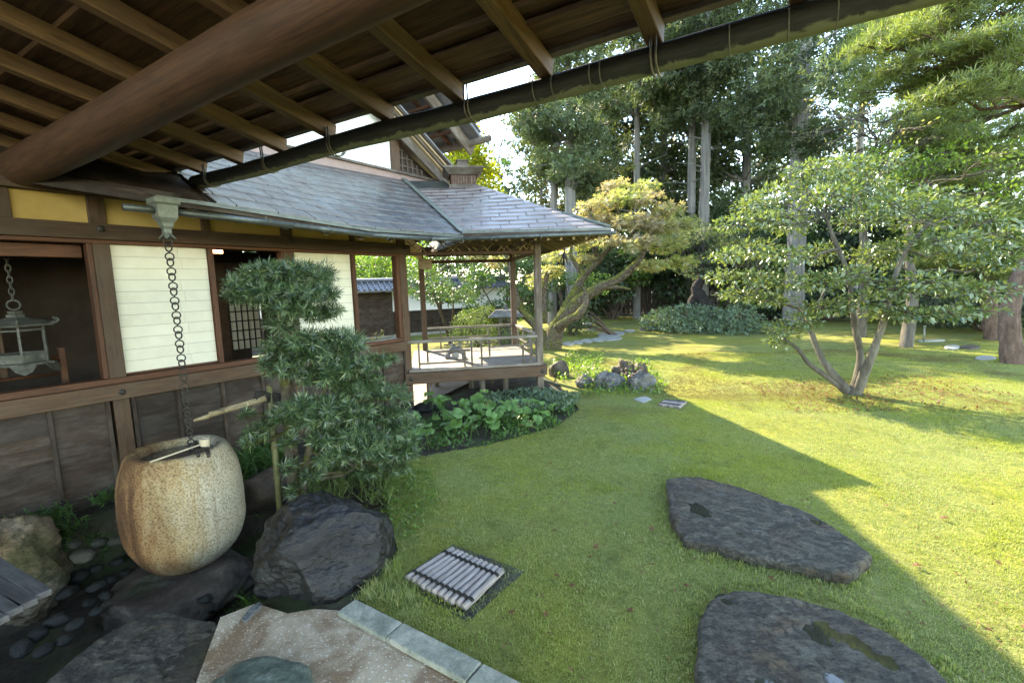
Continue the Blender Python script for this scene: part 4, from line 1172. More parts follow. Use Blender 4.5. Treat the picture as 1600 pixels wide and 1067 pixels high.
def G(pts, z=0): return [gnd(u, v, z) for u, v in pts]
def bowl(u, v, r, d, z): p = gnd(u, v, z); return (p.x, p.y, r, d)
slab('stepping_stone', 'large dark flat stepping stone in the lawn whose upper edge catches the sun', 'stepping stone',
     G([(1042, 747), (1090, 743), (1150, 758), (1215, 783), (1250, 793), (1292, 815), (1330, 840), (1362, 867), (1345, 885), (1322, 898), (1262, 884), (1180, 868), (1120, 852), (1068, 840), (1046, 800)], .085), .085, -.03, M_['slab'], 3,
     bowls=[bowl(1092, 795, .11, .016, .08), bowl(1160, 796, .07, .012, .08), bowl(1240, 805, .05, .010, .08), bowl(1150, 836, .09, .010, .08), bowl(1275, 815, .04, .014, .08)], group='large stepping stones in the lawn')
slab('stepping_stone', 'large dark flat stepping stone with rain puddles, nearest the bottom right corner', 'stepping stone',
     G([(1092, 965), (1112, 932), (1150, 921), (1230, 931), (1310, 951), (1380, 983), (1440, 1022), (1492, 1072), (1530, 1120), (1440, 1190), (1260, 1220), (1120, 1160), (1088, 1050)], .085), .085, -.03, M_['slab'], 9,
     bowls=[bowl(1140, 940, .07, .012, .08), bowl(1285, 985, .09, .016, .08), bowl(1335, 1003, .075, .016, .08), bowl(1390, 1032, .075, .018, .08), bowl(1225, 1045, .09, .014, .08), bowl(1310, 1068, .08, .018, .08), bowl(1200, 1075, .07, .012, .08)], group='large stepping stones in the lawn')
# stones about the basin
zp = -.42
hb_ = PD_(287, 780, 4.30); BX, BY = hb_.x, hb_.y
BZ0, BZ1 = zpix(BX, BY, 872), zpix(BX, BY, 703)
p = PD_(505, 900, 3.05)
rock('boulder', 'big dark rounded boulder beside the kerb corner, in front of the clipped tree', 'boulder', (gnd(508, 900, 0).x - .03, gnd(508, 900, 0).y + .12, .10), (.43, .40, .40), 14, M_['rockdark'], rz=.5, sub=6, cuts=9, rough=.065, flat=.80, crag=.09)
p = gnd(285, 905, -.35)
rock('plinth_rock', 'low brown rock carrying the round stone basin', 'rock', (BX + .02, BY - .06, BZ0 - .24), (.62, .52, .27), 5, M_['rockbrown'], rz=.4, sub=5, cuts=12, rough=.08, flat=.9, crag=.12)
p = gnd(45, 930, -.3)
rock('boulder', 'tall tan boulder at the left edge with a pale crown, under the wooden slats', 'boulder', (p.x - .16, p.y + .0, -.14), (.36, .34, .46), 21, M_['rocktan'], rz=.2, sub=5, cuts=14, rough=.10, crag=.14)
slab('flat_stone', 'dark flat slab at the bottom left corner below the basin', 'flat stone',
     G([(40, 1095), (110, 1030), (170, 985), (215, 962), (250, 953), (300, 965), (338, 972), (340, 990), (325, 1030), (300, 1075), (280, 1130), (120, 1180)], -.02), -.02, -.42, M_['slab'], 15, amp=.012)
p = gnd(415, 1075, .0)
rock('green_stone', 'green grey ridged stone at the bottom edge of the terrace', 'stone', (p.x + .02, p.y - .06, -.03), (.30, .20, .16), 31, M_['rockgreen'], rz=-.3, sub=5, cuts=8, rough=.05, crag=.08)
p = gnd(405, 800, -.1)
rock('edging_rock', 'long low dark rock behind the basin below the clipped tree', 'rock', (p.x, p.y + .35, -.02), (.50, .22, .20), 41, M_['rockbrown'], rz=.8, sub=4, cuts=8, rough=.05)
slab('flat_stone', 'small flat grey stone on the terrace edge left of the big dark boulder', 'flat stone', G([(378, 968), (392, 950), (405, 941), (410, 946), (398, 958), (384, 972)], .02), .03, -.1, M_['rockgrey'], 18, amp=.006)
cob = [(130, 868, .085), (155, 848, .06), (183, 845, .06), (150, 888, .06), (182, 878, .05), (125, 900, .08), (152, 915, .065), (140, 940, .05), (172, 905, .05), (118, 850, .05), (105, 925, .07),
       (320, 935, .055), (326, 952, .06), (318, 966, .05), (340, 948, .045), (90, 968, .08), (60, 990, .07), (120, 975, .06), (35, 1012, .08), (150, 955, .05), (205, 862, .05), (70, 1015, .06), (165, 930, .05), (100, 1000, .055), (195, 895, .045)]
cobm = [rock_mesh('cobble', (1, .8, .55), 60 + i, M_['cobble'], sub=3, cuts=6, rough=.04) for i in range(4)]
for i, (u, v, r) in enumerate(cob):
    q = gnd(u, v, -.32); z = pit(q.x, q.y)
    q = gnd(u, v, max(z, -.34) + .02)
    o = link('cobble', cobm[i % 4], Matrix.Translation(q) @ Matrix.Rotation(i * 1.7, 4, 'Z') @ Matrix.Diagonal((r, r, r, 1)))
    tag(o, 'rounded grey green cobble in the sunken pit round the basin', 'cobble', 'cobbles in the basin pit')
rock('low_rock', 'small dark rock at the house corner under the pavilion floor', 'rock', tuple(gnd(672, 640, .0) + Vector((0, 0, .03))), (.26, .13, .11), 51, M_['rockdark'], rz=.2, sub=4, cuts=7)
slab('flat_stone', 'flat base stone under the corner post of the house', 'flat stone', G([(605, 648), (628, 640), (655, 642), (652, 652), (625, 656), (602, 656)], .0), .03, -.05, M_['rockgrey'], 14, amp=.004)
tag(fill_poly('mortar_floor', G([(640, 640), (700, 615), (735, 598), (700, 586), (640, 592)]), .016, M_['concrete']), 'bare grey mortar floor below the pavilion', kind='structure')
# rock group in the lawn
gr = [(915, 600, .17, .15, .17, 'small grey rock at the left end of the craggy rock group'), (952, 600, .36, .26, .25, 'pitted grey rock in the middle of the craggy rock group'),
      (985, 590, .42, .28, .36, 'tallest dark craggy rock, grown over with ivy'), (1004, 604, .26, .2, .28, 'small pitted rock at the right of the craggy rock group')]
for i, (u, v, a, b, c, lb) in enumerate(gr):
    q = gnd(u, v + 8)
    rock('craggy_rock', lb, 'rock', (q.x, q.y + .15, .05), (a, b, c), 70 + i, M_['rockgrey'] if i != 2 else M_['rockbrown'], rz=i, sub=5, cuts=14, rough=.18, crag=.42, group='craggy rocks in the lawn')
q = gnd(872, 590)
rock('mossy_rock', 'dark mossy rock standing right behind the pavilion post', 'rock', (q.x + .02, q.y + .1, .08), (.2, .17, .26), 80, M_['rockbrown'], sub=4, cuts=8, rough=.06)
q = gnd(1008, 622)
slab('flat_stone', 'small pale flat stone between the rock group and the far bamboo grate', 'flat stone', G([(990, 624), (1008, 620), (1018, 624), (1005, 629)], .02), .03, -.02, M_['farpave'], 23, amp=.004)
# path of stepping stones
ORD = ['first', 'second', 'third', 'fourth', 'fifth', 'sixth', 'seventh', 'eighth', 'ninth', 'tenth', 'eleventh', 'twelfth']
pth = [(862, 538, 16, 4), (888, 537, 10, 3), (903, 535, 8, 3), (918, 533, 10, 3), (935, 531, 10, 3), (953, 528, 20, 5), (948, 523, 14, 3), (968, 521, 10, 3), (925, 514, 9, 2), (985, 517, 9, 2), (915, 506, 10, 2)]
for i, (u, v, a, b) in enumerate(pth):
    pts = [(u + a * math.cos(w) * random.uniform(.85, 1.1), v + b * math.sin(w) * random.uniform(.85, 1.1)) for w in np.linspace(0, 2 * math.pi, 8)[:-1]]
    slab('path_stone', ORD[i] + ' pale flat path stone counted from the pavilion post towards the far lawn', 'path stone', G(pts, .02), .035, -.02, M_['farpave'], 90 + i, amp=.004, group='pale path stones in the far lawn')
for u, v, a, b, lb in ((1488, 543, 13, 3, 'pale flat stone in bare earth left of the pine trunks'), (1540, 560, 17, 3, 'pale flat stone on the grass just left of the near pine trunk'), (1515, 543, 18, 3, 'low brown flat stone beside the pale one behind the camellia')):
    slab('flat_stone', lb, 'flat stone', G([(u + a * math.cos(w), v + b * math.sin(w)) for w in np.linspace(0, 2 * math.pi, 9)[:-1]], .02), .045, -.02, M_['farpave'] if 'pale flat' in lb else M_['rockbrown'], int(u), amp=.006)
# low stone row in front of the juniper, rock behind it
for i in range(9):
    q = gnd(1008 + i * 13, 517 - (i % 3)); r = random.uniform(.16, .3)
    rock('edging_stone', ORD[i] + ' grey edging stone from the left in the low row before the juniper mound', 'stone', (q.x, q.y, .03), (r, .16, .16), 100 + i, M_['rockgrey'], sub=3, cuts=7, group='edging stones before the juniper')
q = gnd(1190, 500); rock('boulder', 'far brown boulder at the right end of the juniper mound', 'boulder', (q.x, q.y + .4, .1), (1.1, .7, .65), 120, M_['rockbrown'], sub=4, cuts=10)
q = gnd(1245, 503); rock('boulder', 'far low dark boulder behind the camellia trunk', 'boulder', (q.x, q.y + .4, .1), (.9, .6, .4), 121, M_['rockdark'], sub=4, cuts=10)

# ------------------------------------------------------------------ basin
def basin_mat():
    t = NT('rusty_granite'); c = t.coord((1, 1, 1), shift=False)
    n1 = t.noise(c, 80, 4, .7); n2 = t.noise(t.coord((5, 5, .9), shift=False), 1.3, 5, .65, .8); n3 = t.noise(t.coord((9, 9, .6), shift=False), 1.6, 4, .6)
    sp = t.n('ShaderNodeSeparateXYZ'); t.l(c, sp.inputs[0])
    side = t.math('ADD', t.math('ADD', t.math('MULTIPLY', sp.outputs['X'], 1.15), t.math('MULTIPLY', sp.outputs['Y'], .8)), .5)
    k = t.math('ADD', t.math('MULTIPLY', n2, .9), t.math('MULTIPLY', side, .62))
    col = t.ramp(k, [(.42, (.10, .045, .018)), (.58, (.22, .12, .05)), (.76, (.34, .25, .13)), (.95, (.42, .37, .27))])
    st = t.ramp(n3, [(.5, (1, 1, 1)), (.62, (.55, .5, .42))]); col = t.mix(.4, col, st, 'MULTIPLY')
    col = t.mix(.75, col, t.ramp(n1, [(.38, (.26, .2, .14)), (.54, (1, 1, 1))]), 'MULTIPLY')
    t.bsdf(col, .8, t.bump(n1, 1.0, .01, t.bump(n2, .3, .02)), .3)
    return t.m
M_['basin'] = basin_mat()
BH = BZ1 - BZ0; BR = .40
bs = thing('stone_basin', 'barrel shaped rusty granite water basin under the rain chain', 'basin', (BX, BY, BZ0))
prof = []
for i in range(26):
    f = i / 25; zz_ = f * BH
    w = (f - .46) / .54 if f > .46 else (f - .46) / .46
    r = BR * (1 - abs(w) ** (2.6 if f < .46 else 3.4) * (.42 if f < .46 else .20)) 
    prof.append((r, zz_))
rt = prof[-1][0]
prof += [(rt * .97, BH + .012), (rt * .90, BH + .018), (rt * .80, BH + .012), (rt * .76, BH - .005), (rt * .74, BH - .08), (rt * .6, BH - .2), (.01, BH - .24)]
prof = [(.01, 0)] + prof
def warp(x, y, z_):
    q = Vector((x * 2, y * 2, z_ * 2)); k = 1 + .03 * noise.noise(q + Vector((5, 3, 1))) + .010 * noise.noise(q * 6) + .004 * noise.noise(q * 22)
    return x * k, y * k, z_ + .02 * noise.noise(q * 1.4)
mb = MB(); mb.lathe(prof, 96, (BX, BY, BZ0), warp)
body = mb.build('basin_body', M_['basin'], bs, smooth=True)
mb = MB(); mb.add([(BX + rt * .765 * math.cos(w), BY + rt * .765 * math.sin(w), BZ1 - .035) for w in np.linspace(0, 2 * math.pi, 49)[:-1]], [tuple(range(48))])
t_ = NT('basin_water'); t_.bsdf((.05, .055, .05), .04, t_.bump(t_.noise(t_.coord((1, 1, 1)), 14, 2, .5), .05, .004), .8)
mb.build('water', t_.m, bs)
# ladle on its rest
zl = BZ1 + .03
def bp(u, v, z_): return gnd(u, v, z_)
LD = thing('ladle', 'small bamboo ladle laid across the rim of the stone basin', 'ladle', tuple(bp(320, 690, zl + .03)))
cupc = bp(320, 692, zl + .035)
mb = MB(); mb.lathe([(.001, -.034), (.029, -.034), (.034, .034), (.030, .034), (.026, -.026), (.001, -.028)], 20, (cupc.x, cupc.y, cupc.z)); mb.build('ladle_cup', M_['whitewood'], LD, smooth=False)
pole('ladle_handle', [cupc + Vector((0, 0, .0)), bp(234, 722, zl - .01)], .006, M_['whitewood'], LD, 8)
LR = thing('ladle_rest', 'dark bamboo rest tied across the right side of the basin opening', 'ladle rest', tuple(bp(320, 703, zl)))
for du in (-8, 8):
    pole('rest_rod', [bp(314 + du, 690, zl - .0), bp(318 + du, 712, zl - .0)], .013, M_['iron'], LR, 10)
pole('rest_tie', [bp(304, 699, zl + .008), bp(332, 700, zl + .008)], .008, M_['iron'], LR, 8)
# bamboo water spout
SPD = 4.35
pb = gnd(437, 792, .0); 
SP_ = thing('bamboo_spout', 'bamboo water spout with split tip reaching from a post towards the stone basin', 'water spout', tuple(pb))
ptop = PD_(421, 603, math.hypot(pb.x, pb.y) + .02)
pole('spout_post', [pb - UPZ * .05, pb.lerp(ptop, .35), pb.lerp(ptop, .7), ptop], [.027, .025, .026, .024], M_['bamboogreen'], SP_)
for f in (.25, .5, .75):
    c = pb.lerp(ptop, f); pole('bamboo_node', [c - UPZ * .006, c + UPZ * .006], .030, M_['bamboogreen'], SP_, 12)
bl = PD_(414, 622, math.hypot(pb.x, pb.y) + .0)
beam('spout_block', PD_(399, 619, math.hypot(pb.x, pb.y)), PD_(436, 622, math.hypot(pb.x, pb.y) + .05), .07, .085, M_['rope'], SP_)
tipd = 4.42
tip = PD_(303, 655, tipd)
a = PD_(416, 622, math.hypot(pb.x, pb.y) - .03)
pole('spout_pipe', [a, a.lerp(tip, .4), a.lerp(tip, .78)], [.024, .024, .023], M_['bamboo'], SP_, 14)
mm_ = MB(); X = (tip - a).normalized(); Y = X.cross(UPZ).normalized(); Z = Y.cross(X)
P_, fs_ = [], []
for i in range(9):
    f = .78 + .22 * i / 8; c = a.lerp(tip, f); r = .023 * (1 - max(0, f - .9) * 3)
    a0_, a1_ = (R(0), R(360)) if i == 0 else (R(180) - R(20) * (1 - i / 8), R(360) + R(20) * (1 - i / 8))
    for k in range(9):
        w = a0_ + (a1_ - a0_) * k / 8; P_.append(c + (Y * math.cos(w) + Z * math.sin(w)) * r)
for i in range(8):
    for k in range(8): fs_.append((i * 9 + k, i * 9 + k + 1, i * 9 + 10 + k, i * 9 + 9 + k))
mm_.add(P_, fs_); o = mm_.build('spout_tip', M_['bamboo'], SP_, smooth=True); so = o.modifiers.new('thick', 'SOLIDIFY'); so.thickness = .004
for f in (.25, .55):
    c = a.lerp(tip, f); pole('bamboo_node', [c - X * .005, c + X * .005], .0245, M_['bamboo'], SP_, 12)
# wooden slat lid at the left edge
SLT = thing('slat_lid', 'grey weathered wooden slat lid cut off by the left edge, lying on the tan boulder', 'slatted lid', tuple(gnd(10, 920, .28)))
for i, ((u0, v0), (u1, v1)) in enumerate([((-90, 830), (68, 930)), ((-110, 850), (45, 945)), ((-120, 878), (22, 957)), ((-130, 905), (0, 972))]):
    p, q = gnd(u0, v0, .27), gnd(u1, v1, .27)
    beam('slat', p, q, .075, .035, M_['slatwood'], SLT, bevel=.005)
# bamboo grates
def grate(label, c00, c01, c10, c11, n, r, z_, group='bamboo drain grates in the lawn'):
    """c00,c01: first pole lower and upper end; c10,c11: last pole"""
    A, B_, C_, D_ = [gnd(u, v, z_) for u, v in (c00, c01, c10, c11)]
    t = thing('bamboo_grate', label, 'drain grate', tuple((A + B_ + C_ + D_) / 4), group=group)
    ce = (A + B_ + C_ + D_) / 4
    for i in range(n):
        f = i / (n - 1); p, q = A.lerp(C_, f), B_.lerp(D_, f)
        p += (q - p) * random.uniform(-.015, .015)
        if i == 1: q = q + (D_ - B_) * .02
        if r > .012:
            L = (q - p).length; X = (q - p).normalized()
            pts, rad = [], []
            for k in range(13):
                g = k / 12; pts.append(p.lerp(q, g)); rad.append(r * (1.0 + (.10 if k in (4, 8) else 0)) * random.uniform(.97, 1.03))
            pole('bamboo_pole', pts, rad, M_['bamboogrey'], t, 12)
        else: pole('bamboo_pole', [p, q], r, M_['bamboogrey'], t, 8)
    for f in (.13, .80):
        p, q = A.lerp(B_, f), C_.lerp(D_, f)
        pts = []
        for k in range(n * 8 + 1):
            g = (k / 8) / (n - 1) - .5 / (n - 1); ph = (k / 8 - .5)
            pts.append(p.lerp(q, g) + UPZ * (r * .55 + r * .62 * abs(math.cos(math.pi * ph)) ** .7))
        mb = MB(); mb.tube(pts, r * .22, 5); mb.build('binding_rope', M_['rope'], t)
        mb = MB(); mb.tube([x + (B_ - A).normalized() * r * .6 for x in pts], r * .2, 5); mb.build('binding_rope', M_['rope'], t)
    mb = MB(); e = .07
    u = (C_ - A).normalized(); w = (B_ - A).normalized()
    P = [A - u * e - w * .02, C_ + u * e - w * .05, D_ + u * (e + .03) + w * .10, B_ - u * e + w * .07]
    mb.prism([(p.x, p.y) for p in P], z_ - r - .05, z_ - r + .001); mb.build('drain_frame', M_['rockdark'], t)
    return t
grate('bamboo pole drain grate bound with black rope, in the near lawn by the kerb', (636, 904), (708, 858), (725, 949), (784, 891), 11, .021, .035)
grate('small far bamboo pole grate beside the craggy rock group', (1031, 633), (1042, 626), (1060, 637), (1070, 629), 9, .028, .03)
grate('small bamboo grate half hidden by the foot of the clipped tree', (592, 733), (598, 729), (608, 741), (618, 738), 5, .018, .03)
# fallen leaves
lfm = []
for k in range(3):
    mb = MB(); n = 7; pts = [(0, 0, .004)]
    for i in range(n * 2):
        w = math.pi * i / n; r = (.032 if i % 2 == 0 else .017) * (1 if w < 5.8 else .6)
        pts.append((r * math.cos(w), r * math.sin(w), .004 + .010 * random.random()))
    mb.add(pts, [(0, 1 + i, 1 + (i + 1) % (2 * n)) for i in range(2 * n)])
    me = bpy.data.meshes.new('fallen_leaf'); me.from_pydata(mb.v, [], mb.f); me.materials.append(M_['deadleaf']); lfm.append(me)
fl_ = [(931, 855), (870, 900), (800, 958), (853, 960), (1072, 916), (1433, 884), (1018, 827), (893, 916), (1385, 790), (1560, 880), (960, 787), (860, 725), (700, 692), (1545, 985), (1475, 810), (822, 775), (1205, 905), (985, 955)]
for i, (u, v) in enumerate(fl_):
    q = gnd(u, v, .03); s_ = .55 + .4 * random.random()
    o = link('fallen_leaf', lfm[i % 3], Matrix.Translation(q) @ Matrix.Rotation(i * 2.1, 4, 'Z') @ Matrix.Rotation(.3, 4, 'X') @ Matrix.Diagonal((s_, s_, s_ * 1.4, 1)))
    tag(o, 'small reddish brown fallen leaf lying on the lawn', 'leaf', 'fallen leaves on the lawn')
# little things
q = gnd(1443, 535); SPt = thing('garden_post', 'small thin grey marker post in the far grass behind the camellia', 'post', tuple(q))
pole('post_rod', [q, q + UPZ * .42], .022, M_['copperg'], SPt); pole('post_cap', [q + UPZ * .40, q + UPZ * .44], .035, M_['copperg'], SPt)
MB().box(q + Vector((.25, .05, .03)), (.6, .12, .05)).build('post_foot', M_['farpave'], SPt)
q = PD_(882, 403, 9.4)
bl_ = MB()
for k in range(7):
    w0 = 2 * math.pi * k / 7
    bl_.add([q + Vector((0, 0, .16)), q + Vector((.05 * math.cos(w0 - .4), .05 * math.sin(w0 - .4), .03)), q + Vector((.12 * math.cos(w0), .12 * math.sin(w0), -.16)), q + Vector((.05 * math.cos(w0 + .4), .05 * math.sin(w0 + .4), .03))], [(0, 1, 2, 3)])
bl_.tube([q + Vector((0, 0, .14)), q + Vector((0, 0, .6))], .006, 5)
HBL = bl_.build('bell_ornament', M_['iron']); so = HBL.modifiers.new('thick', 'SOLIDIFY'); so.thickness = .006
tag(HBL, 'dark petal shaped bell ornament hanging beyond the pavilion eave', 'bell')
# roof tile ornament left on the pavilion floor
q = PD_(713, 566, 8.2); q.z = .575
OT = thing('roof_end_tile', 'old grey horned roof tile ornament standing on the pavilion floor', 'tile ornament', tuple(q))
mb = MB(); mb.tube([q + Vector((-.17, 0, .06)), q + Vector((-.10, 0, .12)), q + Vector((0, 0, .15)), q + Vector((.1, 0, .12)), q + Vector((.17, 0, .06))], [.02, .05, .06, .05, .02], 10); mb.build('tile_body', M_['tile'], OT, smooth=True)
for sx in (-1, 1):
    mb = MB(); mb.tube([q + Vector((sx * .03, 0, .17)), q + Vector((sx * .08, -.02, .23)), q + Vector((sx * .05, -.02, .29))], [.028, .02, .006], 8); mb.build('tile_horn', M_['tile'], OT, smooth=True)
    mb = MB(); mb.tube([q + Vector((sx * .12, 0, .1)), q + Vector((sx * .15, -.04, .0))], [.03, .045], 8); mb.build('tile_foot', M_['tile'], OT, smooth=True)
mb = MB(); mb.box(q + Vector((0, -.07, .06)), (.12, .05, .10)); mb.build('tile_face', M_['farpave'], OT, bevel=.02)
# stone lantern seen through the pavilion
q = gnd(792, 545); q = Vector((q.x * 1.02, q.y * 1.02, 0))
SLn = thing('stone_lantern', 'squat stone lantern with wide cap behind the azalea dome', 'stone lantern', tuple(q))
for nm, h0, h1, z0, z1 in (('lantern_base', .28, .25, 0, .5), ('lantern_firebox', .22, .22, .5, .92), ('lantern_cap', .52, .30, .92, 1.12), ('lantern_finial', .08, .05, 1.12, 1.28)):
    mb = MB(); mb.hexa([q + Vector((i * h0, j * h0, z0)) for i, j in ((-1, -1), (1, -1), (1, 1), (-1, 1))] + [q + Vector((i * h1, j * h1, z1)) for i, j in ((-1, -1), (1, -1), (1, 1), (-1, 1))]); mb.build(nm, M_['rockgrey'], SLn, bevel=.02)
MB().box(q + Vector((-.02, -.222, .71)), (.16, .01, .18)).build('lantern_opening_shade', M_['dark'], SLn)  # dark plate on the solid firebox, painted shade of the opening

# ------------------------------------------------------------------ garden wall with tiled coping, far fence
W0, W1 = gnd(540, 533), gnd(742, 517)
u_ = (W1 - W0); u_.z = 0; u_.normalize(); W0 = W0 - u_ * 7; W1 = W1 + u_ * 1.5; nn = Vector((u_.y, -u_.x, 0))
if nn.y > 0: nn = -nn
GW = thing('garden_wall', 'white plaster garden wall with dark boarded lower half and grey tiled coping', 'wall', (W0.x, W0.y, 0))
LW = (W1 - W0).length
def GWb(name, a, b, z0, z1, off0, off1, mat):
    p, q = W0 + u_ * a, W0 + u_ * b
    P = [p + nn * off1, q + nn * off1, q + nn * off0, p + nn * off0]
    return MB().hexa([up(x, z0) for x in P] + [up(x, z1) for x in P]).build(name, mat, GW)
zt_w = zpix(W1.x, W1.y, 441); 
zc = 1.75
GWb('plaster_wall', 0, LW, .95, zc, 0, -.15, M_['white'])
GWb('wall_footing', 0, LW, -.05, .12, .04, -.2, M_['farpave'])
x = 0; i = 0
while x < LW:
    GWb('wall_board', x, min(x + .44, LW), .12, .95, .02, -.12, M_['plank']); 
    GWb('wall_batten', x - .015, x + .015, .12, .97, .045, .02, M_['plank']); x += .45; i += 1
for z_ in (.38, .66, .95): GWb('wall_rail', 0, LW, z_ - .015, z_ + .02, .05, .022, M_['plank'])
for x in (2.2, 4.4, 6.6, 8.4, 10.6): 
    if x < LW: GWb('wall_post', x, x + .12, -.05, zc, .03, -.02, M_['plank'])
gg = LW - 5.2
GWb('plank_gate', gg - .9, gg + .35, .1, 1.7, .06, .022, M_['plank'])
m = MB()
for s_ in (1, -1):
    P = [W0 + nn * (-.07), W1 + nn * (-.07)]
    E0, E1 = W0 + nn * (-.07 + .5 * s_), W1 + nn * (-.07 + .5 * s_)
    v_ = [up(E0, zc + .02), up(E1, zc + .02), up(P[1], zc + .34), up(P[0], zc + .34), up(E0, zc - .02), up(E1, zc - .02), up(P[1], zc + .30), up(P[0], zc + .30)]
    m.add(v_, [(0, 1, 2, 3), (4, 5, 6, 7), (0, 1, 5, 4), (1, 2, 6, 5), (0, 3, 7, 4)])
m.build('coping_roof', M_['tile'], GW)
m = MB(); x = .1
while x < LW:
    for k in range(4):
        f0, f1 = k / 4, (k + 1) / 4
        a = W0 + u_ * x + nn * (-.07 + .5 * (1 - f0)); b = W0 + u_ * x + nn * (-.07 + .5 * (1 - f1))
        m.tube([up(a, zc + .06 + .32 * f0), up(b, zc + .04 + .32 * f1)], .042, 6)
    x += .2
tag(m.build('cover_tiles', M_['tile'], GW), kind='stuff')
m = MB(); m.tube([up(W0 - nn * .07, zc + .40), up(W1 - nn * .07, zc + .40)], .08, 8); m.build('ridge_tile', M_['tile'], GW)

F0, F1 = V2(-2.5, 26.5), V2(34, 28.6)
uf = (F1 - F0).normalized(); nf = V2(uf.y, -uf.x)
FN = thing('board_fence', 'long dark board fence along the far end of the garden', 'fence', (F0.x, F0.y, 0))
x = 0
fm_ = None
while x < (F1 - F0).length:
    p = F0 + uf * x; h = 1.55 + .02 * math.sin(x)
    Mx = Matrix((uf, nf, UPZ)).transposed().to_4x4(); Mx.translation = up(p, .8)
    if fm_ is None:
        o = MB().box((0, 0, 0), (.225, .03, 1.55)).build('fence_board', M_['plank'], FN, M=Mx); fm_ = o.data
    else: link('fence_board', fm_, Mx, FN)
    x += .25
for z_ in (.4, 1.3, 1.62): beam('fence_rail', up(F0 - nf * .04 * -1, z_), up(F1 - nf * .04 * -1, z_), .05, .09, M_['plank'], FN)
beam('fence_coping', up(F0, 1.66), up(F1, 1.66), .3, .05, M_['bark'], FN)
# ------------------------------------------------------------------ foliage tools
def basis(fwd, nrm):
    """(N,3) arrays -> (N,3,3) with columns fwd, side, nrm"""
    f = fwd / (np.linalg.norm(fwd, axis=1, keepdims=True) + 1e-9)
    s = np.cross(nrm, f); s /= (np.linalg.norm(s, axis=1, keepdims=True) + 1e-9)
    n = np.cross(f, s)
    return np.stack([f, s, n], axis=2)
def scatter_mesh(name, tv, tf, pos, B, scl, mat, parent=None, kind=None, loc=None):
    tv = np.asarray(tv, float); tf = np.asarray(tf, int)
    N, k = len(pos), len(tv)
    v = np.einsum('nij,kj->nki', B, tv) * np.asarray(scl).reshape(-1, 1, 1) + pos[:, None, :]
    M = WM[parent.name] if parent is not None else Matrix.Identity(4)
    Mi = np.array(M.inverted())
    v = v.reshape(-1, 3) @ Mi[:3, :3].T + Mi[:3, 3]
    f = (tf[None] + (np.arange(N) * k)[:, None, None]).reshape(-1, tf.shape[1])
    me = bpy.data.meshes.new(name)
    me.vertices.add(len(v)); me.vertices.foreach_set('co', v.astype(np.float32).ravel())
    n = tf.shape[1]
    me.loops.add(f.size); me.loops.foreach_set('vertex_index', f.astype(np.int32).ravel())
    me.polygons.add(len(f)); me.polygons.foreach_set('loop_start', (np.arange(len(f)) * n).astype(np.int32))
    try: me.polygons.foreach_set('loop_total', np.full(len(f), n, np.int32))
    except Exception: pass
    me.materials.append(mat); me.update(calc_edges=True)
    o = link(name, me, M, parent)
    if kind: o['kind'] = kind
    return o
def rdir(n, zb=0.0):
    d = rng.normal(size=(n, 3)); d[:, 2] += zb
    return d / np.linalg.norm(d, axis=1, keepdims=True)
# leaf templates (forward = x)
T_BROAD = ([(0, 0, 0), (.42, .27, .05), (.42, -.27, .05), (1, 0, -.06), (.45, 0, -.02)], [(0, 4, 1), (0, 2, 4), (4, 3, 1), (4, 2, 3)])
T_LEAF2 = ([(0, 0, 0), (.45, .25, .03), (1, 0, -.04), (.45, -.25, .03)], [(0, 3, 2), (0, 2, 1)])
def tpl_whorl(n, w, tilt, jit=.2, up_=.35):
    V, F = [], []; rr = random.Random(n)
    for i in range(n):
        a = 2 * math.pi * i / n + rr.uniform(-jit, jit); e = tilt + rr.uniform(-.3, .3); L = rr.uniform(.75, 1)
        # axis of the twig is x
        d = Vector((math.sin(e), math.cos(e) * math.cos(a), math.cos(e) * math.sin(a))); s = Vector((1, 0, 0)).cross(d).normalized()
        o = Vector((rr.uniform(-.35, .2), 0, 0)); b = len(V)
        V += [o, o + d * L * .45 + s * w, o + d * L - Vector((.10 * L, 0, 0)) * 0 , o + d * L * .45 - s * w]; F += [(b, b + 3, b + 2), (b, b + 2, b + 1)]
    return [tuple(v) for v in V], F
T_MAKI = tpl_whorl(13, .042, .5)
T_PINE = tpl_whorl(12, .035, .75)
def tpl_spray(n, seed, w=.09, flat=.35):
    V, F = [], []; rr = random.Random(seed)
    for i in range(n):
        a = rr.uniform(-1.1, 1.1); x0 = rr.uniform(0, .55); L = rr.uniform(.3, .55)
        o = Vector((x0, rr.uniform(-.1, .1), rr.uniform(-.1, .1) * flat)); d = Vector((math.cos(a), math.sin(a), rr.uniform(-flat, flat))).normalized(); s = Vector((-d.y, d.x, rr.uniform(-.3, .3))).normalized(); b = len(V)
        V += [o, o + d * L * .5 + s * w, o + d * L, o + d * L * .5 - s * w]; F += [(b, b + 3, b + 2), (b, b + 2, b + 1)]
    return [tuple(v) for v in V], F
T_SPRAY = tpl_spray(6, 3, .09)
T_SPRAY4 = tpl_spray(5, 9, .12)
T_FAR = tpl_spray(3, 5, .16)
T_PINE7 = tpl_whorl(7, .05, .75)
def tpl_maple():
    V = [(0, 0, 0)]; F = []
    angs = [-1.9, -1.0, 0, 1.0, 1.9]
    for a in angs:
        L = 1 if abs(a) < 1.5 else .6; d = Vector((math.cos(a), math.sin(a), 0)); s = Vector((-d.y, d.x, 0)); b = len(V)
        V += [tuple(d * L * .4 + s * .13), tuple(d * L), tuple(d * L * .4 - s * .13)]; F += [(0, b + 2, b + 1), (0, b + 1, b)]
    return V, F
T_MAPLE = tpl_maple()
